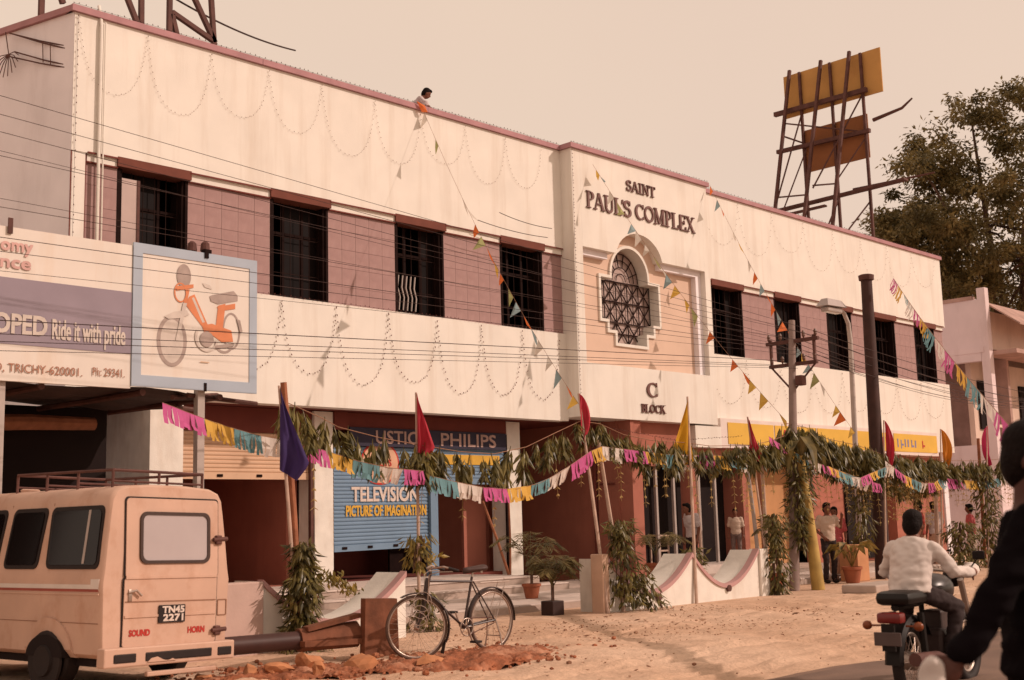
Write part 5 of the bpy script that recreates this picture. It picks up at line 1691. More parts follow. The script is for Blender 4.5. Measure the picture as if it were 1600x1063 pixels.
foliage_column('tall leaf bundle tied round the blue flag pole', (8.80, -6.30, 0), 1.25, .25, .14, 860, 71)
foliage_column('leaf bundle spreading from the pole left of the scooped wall dip', (15.38, -5.85, .08), 1.35, .38, .20, 560, 72, lean=(-.12, 0))
foliage_column('low leaf spray trailing to the right on the two-dip wall', (15.95, -5.95, .02), .55, .30, .22, 150, 77, lean=(-.35, 0))
foliage_column('leaf bundle at the right end of the two-dip wall', (19.80, -5.85, 0), 1.45, .26, .17, 520, 73, lean=(-.05, 0))
foliage_column('leaf spray tied at the handlebar height behind the bicycle', (11.40, -5.45, .85), .45, .22, .18, 110, 74, material=LEAFY)
foliage_column('small leafy clump at the foot of the pole behind the bicycle', (11.46, -5.5, 0), .50, .25, .14, 180, 75)
foliage_column('dark hanging leaf clump in front of the man in white', (17.75, -5.4, .46), .42, .22, .20, 260, 76)
foliage_column('leaf screen wound round the utility pole foot', (21.02, -5.6, .75), 1.7, .14, .24, 420, 78, ln=.18)
foliage_column('leaf screen hanging beside the banana stem', (21.5, -5.5, 1.5), 1.2, .18, .30, 240, 79, ln=.18)
foliage_column('bushy leaf bundle by the tall dark pole', (24.7, -4.9, .6), 1.7, .20, .26, 300, 80, ln=.18)
foliage_column('bushy dark clump beside the pink-shirted person', (29.1, -5.1, 0), 1.15, .42, .35, 420, 81, ln=.2)
foliage_column('leafy pole screen below the pink flag', (30.9, -5.0, 0), 2.4, .35, .3, 500, 82, ln=.2)
# leaf ball tied high on the bicycle pole
foliage_column('round leaf ball tied to the bicycle flag pole', (11.44, -5.42, 2.0), .42, .20, .20, 150, 83)
# banana stem
bn = thing('banana_stem', 'yellow-green banana stem leaning against the utility pole', 'plant', (21.32, -5.75, 0))
MB().tube([(0, 0, 0), (-.03, .05, .9), (-.12, .15, 2.6)], [.13, .11, .08], 12).build('stem', mat('banana_skin', (.42, .28, .08), .5, .25, 3, stain=(.2, .1, .03), stain_amt=.6), bn, smooth=True)
m = MB()
for i in range(7):
    a = R(40 + i * 50)
    pts = [Vector((-.12, .15, 2.5)), Vector((-.12 + .35 * math.cos(a), .15 + .35 * math.sin(a), 3.0 + .1 * (i % 3))), Vector((-.12 + .85 * math.cos(a), .15 + .85 * math.sin(a), 2.75)), Vector((-.12 + 1.05 * math.cos(a), .15 + 1.05 * math.sin(a), 2.2))]
    s = Vector((-math.sin(a), math.cos(a), 0))
    for (p, q), (w0, w1) in zip(zip(pts, pts[1:]), ((.03, .16), (.16, .14), (.14, .02))):
        m.add([p + s * w0, q + s * w1, q - s * w1, p - s * w0, p + Vector((0, 0, -.03)), q + Vector((0, 0, -.04))], [(0, 1, 5, 4), (4, 5, 2, 3)])
m.v = [(-.12 + (x + .12) * .62, .15 + (y - .15) * .62, 2.5 + (z - 2.5) * .8) for x, y, z in m.v]
m.build('leaves', PALM, bn)

# ------------------------------------------------------------------ potted plants
def pot_mesh(t, r, h, square=False):
    if square:
        MB().cbox(-r, r, -r, r, 0, h, .012).build('pot', mat('black_tin', (.035, .016, .014), .6, .2, 6), t)
    else:
        MB().lathe([(r * .62, 0), (r * .7, .01), (r * .95, h * .82), (r * 1.08, h * .83), (r * 1.08, h), (r * .95, h), (r * .9, h * .9), (.01, h * .9)], (0, 0, 0), 20).build('pot', TERRA, t, smooth=True)
def frond(m, base, a, length, rise, nleaf, ll, rr, droop=.6):
    pts = []
    for i in range(9):
        f = i / 8
        pts.append(Vector(base) + Vector((math.cos(a) * length * f, math.sin(a) * length * f, rise * math.sin(min(1, f * 1.15) * 1.9) - droop * f * f * length * .5)))
    m.tube(pts, [.009 * (1 - i / 10) for i in range(9)], 4)
    for i in range(nleaf):
        f = .18 + .82 * i / nleaf
        k = min(7, int(f * 8)); p = pts[k].lerp(pts[k + 1], f * 8 - k)
        tdir = (pts[k + 1] - pts[k]).normalized()
        side = tdir.cross(Vector((0, 0, 1))).normalized()
        for s in (-1, 1):
            d = side * s + tdir * .75 + Vector((0, 0, -.45 + rr.gauss(0, .12)))
            m.leaf(p, d, (0, 0, 1), ll * (1.1 - .6 * f) * rr.uniform(.85, 1.15), ll * .055)
def palm(label, loc, r, h, fronds, length, rise, seed, stem=.15, square=False, ll=.26, material=PALM, nleaf=14):
    rr = random.Random(seed)
    t = thing('potted_palm', label, 'plant', loc)
    pot_mesh(t, r, h, square)
    st = MB().tube([(0, 0, h * .8), (.01, .01, h + stem)], [.02, .015], 6).tube([(.03, 0, h * .8), (.06, .02, h + stem * .8)], [.012, .01], 6)
    st.build('stem', BARK, t)
    m = MB()
    for i in range(fronds):
        frond(m, (0, 0, h + stem * rr.uniform(.5, 1)), i * 2.4 + rr.uniform(-.3, .3), length * rr.uniform(.7, 1.1), rise * rr.uniform(.7, 1.15), nleaf, ll, rr)
    m.build('leaves', material, t)
    return t
palm('bushy palm in a black square tin beside the end of the two-dip wall', (14.37, -5.18, 0), .13, .22, 19, .50, .42, 91, .34, True, .27)
palm('tall arching palm standing behind the black tin palm', (15.75, -3.4, .125), .16, .26, 8, .75, .62, 92, .42, False, .32)
palm('palm in a terracotta pot at the corner of the passage wall', (21.7, -1.5, .125), .22, .36, 9, .85, .62, 93, .25, False, .34)
palm('slim palm in a terracotta pot left of the utility pole', (20.72, -5.15, 0), .19, .34, 8, .48, .4, 94, .75, False, .24)
# broad-leaved potted plant
t = thing('potted_plant', 'broad-leaved yellowish plant in a terracotta pot next to the standing man', 'plant', (23.62, -5.2, 0))
pot_mesh(t, .20, .34)
m = MB()
rr = random.Random(5)
for i in range(13):
    a = i * 2.4; L = rr.uniform(.35, .6)
    p0 = Vector((0, 0, .32)); p1 = p0 + Vector((math.cos(a) * L * .4, math.sin(a) * L * .4, L * .9)); p2 = p1 + Vector((math.cos(a) * L * .7, math.sin(a) * L * .7, -.1 * rr.random()))
    m.tube([p0, p1], .008, 4)
    s = Vector((-math.sin(a), math.cos(a), 0)); c = p1.lerp(p2, .5) + Vector((0, 0, .05))
    m.add([p1, c + s * .09, p2 - Vector((0, 0, .12)), c - s * .09], [(0, 1, 2), (0, 2, 3)])
m.build('leaves', leafmat('croton_leaf', (.10, .08, .02), (.40, .26, .07), .4, .25, 7), t)
# young tree in the left planter
t = thing('shrub', 'small forked shrub with yellow-green leaves behind the left low wall', 'shrub', (9.62, -5.35, .10))
MB().tube([(0, 0, 0), (.02, 0, .30), (.16, .02, .55)], [.016, .013, .008], 6).tube([(.02, 0, .30), (-.08, .02, .52)], [.012, .007], 6).build('stem', mat('red_stem', (.30, .10, .05), .8), t)
m = MB()
for i in range(190):
    f = rr.random()
    c = Vector((-.12 + .85 * f, rr.gauss(0, .10), .66 + .12 * math.sin(f * 3.1) - .18 * f * f + rr.gauss(0, .055)))
    m.leaf(c, (rr.gauss(.2, .5), rr.gauss(0, .5), -.8), (rr.gauss(0, .5), rr.gauss(0, .5), 1), rr.uniform(.07, .13), .022)
for i in range(60):
    m.leaf((rr.gauss(-.10, .08), rr.gauss(0, .08), .60 + rr.gauss(0, .07)), (rr.gauss(0, .5), rr.gauss(0, .5), -.8), (0, 0, 1), .10, .02)
m.build('leaves', LEAFY, t)

# ------------------------------------------------------------------ paper bunting
PAP = {'pink': clothmat('pink_paper', (.62, .12, .33)), 'yellow': clothmat('yellow_paper', (.72, .43, .08)), 'blue': clothmat('blue_paper', (.16, .33, .37)), 'white': clothmat('white_paper', (.80, .72, .66))}
CYC = ['pink', 'yellow', 'blue', 'white']
def paper_flag(t, p, q, col, h, seed):
    rr = random.Random(seed)
    p, q = Vector(p), Vector(q)
    d = q - p
    nrm = Vector((0, 0, 1)).cross(d).normalized()
    m = MB()
    n = 9
    sway = rr.uniform(-.06, .06)
    for i in range(n):
        a, b = p + d * (i / n), p + d * ((i + .93) / n)
        hh = h * rr.uniform(.9, 1.05)
        o1 = nrm * (sway + .03 * math.sin(i * 1.4 + seed)); o2 = nrm * (sway * 1.8 + rr.uniform(-.03, .03))
        b_ = p + d * ((i + 1) / n)
        mid = Vector((0, 0, -h * .62)); low = Vector((rr.uniform(-.012, .012), 0, -hh))
        m.add([a, b_, b_ + mid + o1, a + mid + o1, b + low + o2, a + low + o2], [(0, 1, 2, 3), (3, 2, 4, 5)])
    return m.build('paper_flag', PAP[col], t)
def bunting(label, pts, start=0, h=.235, piece=.50, gap=.0):
    a = Vector(pts[0])
    t = thing('paper_bunting', label, 'bunting', a, group='fringed paper buntings')
    P = [Vector(p) - a for p in pts]
    MB().tube(P, .004, 4).build('string', STRING, t)
    k = start
    # walk along the polyline
    seg = [(q - p).length for p, q in zip(P, P[1:])]
    tot = sum(seg)
    def at(s):
        for i, L in enumerate(seg):
            if s <= L or i == len(seg) - 1:
                return P[i].lerp(P[i + 1], min(1, s / L))
            s -= L
    s = 0
    while s < tot - .1:
        L = min(piece * rnd.uniform(.8, 1.2), tot - s)
        paper_flag(t, at(s), at(s + L * .97), CYC[k % 4], h * rnd.uniform(.85, 1.1), k * 3 + 1)
        k += 1
        s += L + gap
    return t
Y5 = -5.62
bunting('fringed paper bunting from the van past the blue flag to the bicycle pole', [(7.3, Y5, 2.96), (8.04, Y5, 2.74), (8.6, Y5, 2.62), (9.1, Y5, 2.56), (9.6, Y5, 2.46), (10.2, Y5, 2.32), (10.7, Y5, 2.24), (11.35, Y5, 2.2)])
bunting('fringed paper bunting sagging lowest between bicycle pole and second red flag', [(11.45, Y5, 2.14), (11.9, Y5, 2.06), (12.6, Y5, 1.96), (13.2, Y5, 1.95), (13.7, Y5, 2.04), (14.2, Y5, 2.22), (14.9, Y5, 2.55), (15.2, Y5, 2.64)], 2)
bunting('fringed paper bunting across the entrance below the yellow flag', [(15.2, Y5, 2.64), (15.9, Y5, 2.60), (17, Y5, 2.54), (18.4, Y5, 2.55), (19.6, Y5, 2.48)], 3)
bunting('fringed paper bunting descending right from the utility pole', [(20.1, Y5, 2.95), (20.5, Y5, 2.80), (21.6, Y5, 2.50), (22.5, Y5, 2.35), (23.4, Y5, 2.18), (24.3, Y5, 2.05)], 0, .2, .5)
bunting('second paper bunting under the heap, meeting the tall dark pole', [(21.9, -5.8, 2.40), (23.0, -5.8, 2.14), (24.6, -5.6, 2.42), (25.2, -5.5, 2.45)], 1, .2, .5)
bunting('fringed paper bunting between the tall dark pole and the orange flag', [(25.0, -5.4, 2.58), (26.0, -5.3, 2.28), (27.3, -5.1, 2.10), (28.3, -4.9, 2.12), (29.4, -4.6, 2.30)], 3, .24, .6)
bunting('fringed paper bunting right of the orange flag', [(29.6, -4.6, 2.25), (31.0, -5.0, 2.15), (32.0, -5.2, 2.35), (34, -5.4, 2.4)], 0, .24, .6, .1)
# long diagonal streamer descending to the right
sa, sb_ = Vector((25.75, -5.54, 6.74)), Vector((10.3, -14.75, 1.60))
t = thing('paper_streamer', 'long striped paper streamer descending to the right in front of the lilac house', 'streamer', sa)
nS = 15
path = [Vector((0, 0, 0)).lerp(sb_ - sa, i / nS) - Vector((0, 0, .16 * 4 * (i / nS) * (1 - i / nS))) for i in range(nS + 1)]
MB().tube(path, .005, 4).build('string', STRING, t)
for i in range(nS):
    paper_flag(t, path[i], path[i].lerp(path[i + 1], .97), CYC[i % 4], .24, 200 + i)

# ------------------------------------------------------------------ strings of triangular pennants
PEN = [clothmat('pennant_' + n_, c) for n_, c in (('orange', (.70, .17, .04)), ('green', (.40, .40, .17)), ('yellow', (.78, .50, .10)), ('white', (.74, .68, .60)), ('blue', (.28, .38, .40)))]
def pennants(label, a, b, n, sag, size=.30, skip=0.0, seed=0, lo=0.0):
    rr = random.Random(seed)
    a = Vector(a); b = Vector(b)
    t = thing('pennant_string', label, 'bunting', a)
    P = [p - a for p in catenary(a, b, sag, 40)]
    MB().tube(P, .004, 4).build('string', STRING, t)
    for i in range(n):
        f = lo + (1 - lo) * (i + .5 + rr.uniform(-.25, .25)) / n
        if rr.random() < skip: continue
        k = min(39, int(f * 40)); p = P[k].lerp(P[k + 1], f * 40 - k)
        d = (P[k + 1] - P[k]).normalized()
        s = size * rr.uniform(.75, 1.15)
        hang = Vector((0, 0, -1)) - d * Vector((0, 0, -1)).dot(d) * .45
        hang = (hang + Vector((rr.gauss(0, .35), rr.gauss(0, .35), 0))).normalized()
        m = MB().add([p - d * s * .5, p + d * s * .5, p + hang * s * 1.15 + Vector((rr.uniform(-.05, .05), 0, 0)), p + hang * s * .5 + hang.cross(d) * .04], [(0, 1, 3), (1, 2, 3), (2, 0, 3)])
        m.build('pennant', rr.choice(PEN), t)
    return t
pennants('pennant string from the boy on the roof down to the second red flag', (16.35, -.10, 10.0), (14.95, -5.4, 3.3), 22, .35, .24, .2, 1)
pennants('pennant string crossing the round-arched window to the utility pole', (21.3, -.45, 9.75), (21.1, -5.4, 3.3), 24, .30, .26, .15, 2)
pennants('pennant string from the right corner of the central block downward', (26.0, -.45, 10.1), (24.3, -5.1, 3.2), 24, .35, .25, .2, 3)

# ------------------------------------------------------------------ fairy-light swags
BULB = mat('fairy_bulb', (0.16, 0.045, 0.035), 0.35, .4, 30, spec=.5)
BULB2 = mat('fairy_bulb_pale', (0.27, 0.17, 0.13), 0.4, .3, 30, spec=.5)
def bulbs(pts, step, m, size):
    seg = [(q - p).length for p, q in zip(pts, pts[1:])]
    s, acc = 0.0, 0.0
    i = 0
    tot = sum(seg)
    while s < tot:
        while i < len(seg) - 1 and s - acc > seg[i]:
            acc += seg[i]; i += 1
        p = pts[i].lerp(pts[i + 1], min(1, (s - acc) / seg[i]))
        dx = rnd.uniform(-.3, .3)
        q = p + Vector((size * dx * 2, -.02, rnd.choice((-1, 1)) * size))
        m.add([p + Vector((-size * .35, -.012, 0)), p + Vector((size * .35, -.012, 0)), p + Vector((0, -.02 - size * .5, 0)), q], [(0, 2, 3), (2, 1, 3), (1, 0, 3), (0, 1, 2)])
        s += step * rnd.uniform(.8, 1.2)
def swag(label, xa, xb, z, drop, y, mt, size=.026, step=.105, group=None):
    t = thing('light_swag', label, 'string lights', (xa, y, z), group=group)
    n = 28
    P = []
    for i in range(n + 1):
        f = i / n
        u = abs(2 * f - 1)
        P.append(Vector(((xb - xa) * (f - .085 * math.sin(2 * math.pi * f)), 0, -drop * (1 - u ** 2.0))))
    MB().tube(P, .0011, 3).build('cable', WHITE, t)
    m = MB()
    bulbs(P, step, m, size)
    m.build('bulbs', mt, t)['kind'] = 'stuff'
up = [8.82, 10.07, 11.33, 12.56, 13.78, 15.1, 16.32, 17.6, 18.82, 19.99]
for i in range(9):
    swag('%s light swag from the left along the upper wall, left of the central block' % ordinal(i), up[i], up[i + 1], 9.98, 1.15 + rnd.uniform(-.22, .18), -.012, BULB2, .021, group='light swags')
lo_ = [11.6, 12.85, 14.09, 15.38, 16.68, 17.94, 19.19, 20.4]
for i in range(7):
    swag('%s light swag from the left along the lower band, left of the central block' % ordinal(i), lo_[i], lo_[i + 1], 5.62, 1.38 + rnd.uniform(-.2, .14), -.012, BULB, .038, .115, group='light swags')
for i in range(8):
    swag('%s light swag from the central block along the right lower band' % ordinal(i), 26.2 + i * 1.68, 27.88 + i * 1.68, 5.62, 1.2 + rnd.uniform(-.2, .15), -.012, BULB2, .028, .14, group='light swags')
for i in range(8):
    swag('%s light swag from the central block along the right upper wall' % ordinal(i), 26.2 + i * 1.68, 27.88 + i * 1.68, 9.98, 1.2 + rnd.uniform(-.2, .15), -.012, BULB2, .022, .18, group='light swags')
def light_line(label, pts, mt, step=.11, size=.028):
    t = thing('light_string', label, 'string lights', pts[0])
    P = [Vector(p) - Vector(pts[0]) for p in pts]
    MB().tube(P, .003, 3).build('cable', WIRE, t)
    m = MB()
    bulbs(P, step, m, size)
    m.build('bulbs', mt, t)['kind'] = 'stuff'
light_line('string of small lights along the left parapet top', [(8.7, -.05, 10.185), (14, -.05, 10.18), (20.6, -.05, 10.185)], BULB)
light_line('string of small lights along the central block top', [(20.6, -.40, 10.185), (26, -.40, 10.185)], BULB)
light_line('string of small lights along the right parapet top', [(26.05, -.05, 10.185), (40.1, -.05, 10.185)], BULB, .16)
light_line('string of small lights along the top edge of the left lower band', [(11.6, -.01, 5.72), (20.5, -.01, 5.72)], BULB)
light_line('vertical string of small lights down the left building corner', [(8.80, -.02, 10.0), (8.80, -.02, 5.6)], BULB, .15, .032)
light_line('vertical string of small lights down the left edge of the central block', [(20.66, -.37, 10.0), (20.66, -.37, 3.9)], BULB, .09)
light_line('vertical string of small lights down the right edge of the central block', [(25.96, -.02, 10.0), (25.96, -.02, 3.9)], BULB, .12)
light_line('string of small lights sagging in front of the entrance', [(20.7, -1.0, 3.5), (23, -1.2, 3.25), (26, -1.0, 3.45)], BULB, .13)

# ------------------------------------------------------------------ utility pole, wires, lamps
UP = Vector((20.95, -5.45, 0))
up_ = thing('utility_pole', 'grey utility pole with two crossarms and many wires right of the central block', 'utility pole', UP)
MB().tube([(0, 0, 0), (.25, 0, 2.6), (.5, 0, 5.35)], [.10, .085, .065], 12).build('pole', mat('pole_grey', (.27, .20, .18), .85, .15, 3, bump=.2), up_, smooth=True)
ARM = [(4.92, .60), (4.45, .55)]
for z, w in ARM:
    MB().bar((.46, -w, z), (.46, w, z), .07).build('crossarm', STEEL, up_)
    for s in (-.9, -.45, .45, .9):
        MB().lathe([(.012, 0), (.035, .05), (.03, .08), (.04, .10), (.02, .15)], (.46, s * w, z + .04), 8).build('insulator', mat('porcelain', (.14, .07, .05), .4), up_)
for s in (-.5, .5):
    MB().bar((.46, s, 4.45), (.46, s, 5.0), .05).build('arm_stay', STEEL, up_)
MB().bar((.40, .05, 3.95), (.46, .5, 4.42), .03).build('brace', STEEL, up_)
MB().bar((.40, -.05, 3.95), (.46, -.5, 4.42), .03).build('brace', STEEL, up_)
MB().cbox(.28, .46, -.28, -.12, 4.0, 4.2, .02).build('junction_box', STEEL, up_)
zl = [6.24, 6.06, 5.92, 5.73, 5.57, 5.18, 5.02, 4.72, 4.51, 4.31, 3.79, 3.65, 3.55, 3.44]
zr = [5.06, 5.06, 5.05, 5.04, 4.98, 4.96, 4.9, 4.85, 4.62, 4.60, 4.55, 4.5, 4.42, 4.36]
oy = [-.54, -.27, .27, .54, -.5, .5, -.25, .25, -.49, -.25, .25, .49, .1, -.1]
thk = [.005, .005, .005, .004, .005, .004, .005, .006, .005, .004, .008, .006, .006, .005]
which = ['highest', 'second highest', 'third highest', 'fourth highest', 'fifth highest', 'sixth highest', 'seventh highest', 'seventh lowest', 'sixth lowest', 'fifth lowest', 'fourth lowest', 'third lowest', 'second lowest', 'lowest']
for i in range(14):
    # extend the visible line to the left, past the picture
    b = Vector((21.41, -5.45 + oy[i], zr[i]))
    a = Vector((5.4, -5.45 + oy[i] * .3, zl[i]))
    a2 = a + (a - b) * .9
    o = MB().tube([p - a for p in [a2.lerp(b, k / 24) - Vector((0, 0, .22 * 4 * (k / 24) * (1 - k / 24) - .22)) * (1 if 0 < k < 24 else 0) * 0 for k in range(25)]], thk[i] * .75, 5).build('overhead_wire', WIRE)
    o.location = a
    tag(o, '%s overhead wire crossing in front of the left facade at the picture edge' % which[i], 'wire', 'overhead wires')
for i in range(9):
    a = Vector((21.41, -5.45 + oy[i], zr[i]))
    b = Vector((48, -4.5 + i * .5, 4.9 - .15 * (i % 4) + i * .12))
    o = MB().tube([p - a for p in catenary(a, b, .45 + .1 * (i % 3), 20)], .006, 5).build('overhead_wire', WIRE)
    o.location = a
    tag(o, '%s overhead wire running right from the utility pole' % ordinal(i), 'wire', 'overhead wires')
# two short cable pieces drooping on the upper wall
for i, (a, b) in enumerate((((17.45, -.5, 7.78), (19.6, -.5, 7.72)), ((18.1, -.5, 8.05), (19.75, -.5, 7.95)))):
    o = MB().tube([Vector(p) - Vector(a) for p in catenary(a, b, .05)], .008, 5).build('cable', WIRE)
    o.location = a
    tag(o, ('lower' if i == 0 else 'upper') + ' of two short dark cables before the upper wall above the fourth window', 'cable')
# tall dark pole
o = thing('tall_pole', 'tall dark steel pole with flat cap in front of the right wing', 'pole', (25.3, -5.0, 0))
MB().tube([(0, 0, 0), (.1, 0, 3), (.19, 0, 6.75)], [.17, .15, .125], 14).build('shaft', mat('dark_steel', (.05, .022, .018), .7, .25, 3, bump=.15), o, smooth=True)
MB().lathe([(.13, 6.74), (.17, 6.75), (.18, 6.86), (.13, 6.88)], (.19, 0, 0), 14).build('cap', STEEL, o)
# street lamp
o = thing('street_lamp', 'pale curved street lamp with box shade left of the tall dark pole', 'street lamp', (25.25, -4.5, 0))
pts = [(0, 0, 0), (.12, 0, 3.0), (.22, 0, 5.4), (.18, 0, 5.8), (.02, 0, 6.02), (-.12, 0, 6.08)]
MB().tube(pts, [.07, .06, .055, .05, .045, .04], 10).build('column', mat('pale_steel', (.50, .42, .38), .5, .08, 4), o, smooth=True)
MB().add([(-.95, -.16, 6.10), (-.10, -.16, 6.12), (-.10, .16, 6.12), (-.95, .16, 6.10), (-.82, -.08, 6.28), (-.22, -.08, 6.28), (-.22, .08, 6.28), (-.82, .08, 6.28)], [(0, 1, 5, 4), (1, 2, 6, 5), (2, 3, 7, 6), (3, 0, 4, 7), (4, 5, 6, 7), (3, 2, 1, 0)]).build('lamp_shade', mat('lamp_grey', (.40, .34, .32), .5, .08, 4), o)
MB().cbox(-.85, -.2, -.10, .10, 5.98, 6.09, .03).build('lamp_glass', mat('lamp_glass', (.42, .36, .33), .2, .05, 4, spec=.5), o)
# plinth, slab, sack, stool
o = MB().cbox(-.24, .24, -.22, .22, 0, .78, .015).build('plinth', mat('ochre_post', (.5, .24, .12), .9))
o.location = (24.35, -4.85, 0); tag(o, 'ochre plastered plinth behind the broad-leaved potted plant', 'plinth')
o = MB().cbox(-.75, .75, -.35, .35, 0, .16, .03).build('kerb_block', CONC)
o.location = (21.2, -7.1, 0); tag(o, 'low worn concrete block on the sand left of the rider', 'block')
m = MB().sphere((0, 0, .14), .32, .22, .16, 12, 8)
m.v = [(x + .04 * math.sin(9 * y), y + .03 * math.sin(11 * x), max(0, z + .02 * math.sin(14 * x))) for x, y, z in m.v]
o = m.build('sack', mat('white_sack', (.66, .58, .53), .85, .1, 5), smooth='all')
o.location = (26.6, -6.4, 0); tag(o, 'white sack lying on the ground beyond the rider', 'sack')
t = thing('stool', 'tall pale wooden stool standing in the dark doorway', 'stool', (24.1, .25, .30))
for x in (0, .34):
    for y in (0, .28):
        MB().box(x, x + .035, y, y + .035, 0, .72).build('leg', BAMB, t)
MB().box(-.02, .40, -.02, .34, .72, .76).build('seat', BAMB, t)
MB().box(.036, .34, .005, .03, .35, .39).build('rung', BAMB, t)
# ------------------------------------------------------------------ people
SKIN = mat('brown_skin', (0.17, 0.062, 0.036), 0.55, .08, 8, spec=.35)
HAIR = mat('black_hair', (0.008, 0.004, 0.0035), 0.7, .3, 30, bump=.5, bscale=60, spec=.12)
EYE = mat('eye_dark', (0.02, 0.012, 0.01), 0.2, .1, 5, spec=.5)
def cloth(name, c):
    return mat(name, c, .85, .08, 6, bump=.25, bscale=9)
WORK = bpy.data.scenes.new('work')
def remeshed(mb, name, material, parent, voxel, smooth_it=4, wrinkle=0.0):
    o = mb.build(name + '_src', material)
    r_ = o.modifiers.new('r', 'REMESH'); r_.mode = 'VOXEL'; r_.voxel_size = voxel; r_.use_smooth_shade = True
    s_ = o.modifiers.new('s', 'SMOOTH'); s_.iterations = smooth_it; s_.factor = .5
    COL.objects.unlink(o); WORK.collection.objects.link(o)
    vl = WORK.view_layers[0]
    vl.update()
    dg = vl.depsgraph
    me = bpy.data.meshes.new_from_object(o.evaluated_get(dg))
    src = o.data
    bpy.data.objects.remove(o); bpy.data.meshes.remove(src)
    me.name = name
    me.materials.clear(); me.materials.append(material)
    if wrinkle:
        from mathutils import noise as mn
        for v in me.vertices:
            c = v.co
            w_ = mn.noise(Vector((c.x * 9, c.y * 9, c.z * 16))) + .6 * mn.noise(Vector((c.x * 20 + 3, c.y * 20, c.z * 30)))
            v.co = c + v.normal * (wrinkle * w_)
    me.polygons.foreach_set('use_smooth', [True] * len(me.polygons))
    q = bpy.data.objects.new(name, me)
    COL.objects.link(q)
    q.parent = parent
    return q
def capsule(m, a, b, ra, rb, n=12):
    a, b = Vector(a), Vector(b)
    m.tube([a, b], [ra, rb], n).sphere(a, ra, n=n, m=8).sphere(b, rb, n=n, m=8)
def loft(m, rings, lat, n=18):
    """rings: (centre, half width along lat, half depth)"""
    vs, fs = [], []
    cs = [Vector(c) for c, _, _ in rings]
    for i, (c, rx, ry_) in enumerate(rings):
        t = (cs[min(i + 1, len(cs) - 1)] - cs[max(i - 1, 0)]).normalized()
        l_ = (lat - t * lat.dot(t)).normalized()
        f = t.cross(l_)
        for k in range(n):
            a = 2 * math.pi * k / n
            vs.append(Vector(c) + l_ * rx * math.cos(a) + f * ry_ * math.sin(a))
    for i in range(len(rings) - 1):
        for k in range(n):
            j = (k + 1) % n
            fs.append((i * n + k, i * n + j, (i + 1) * n + j, (i + 1) * n + k))
    fs += [tuple(range(n))[::-1], tuple((len(rings) - 1) * n + k for k in range(n))]
    m.add(vs, fs)

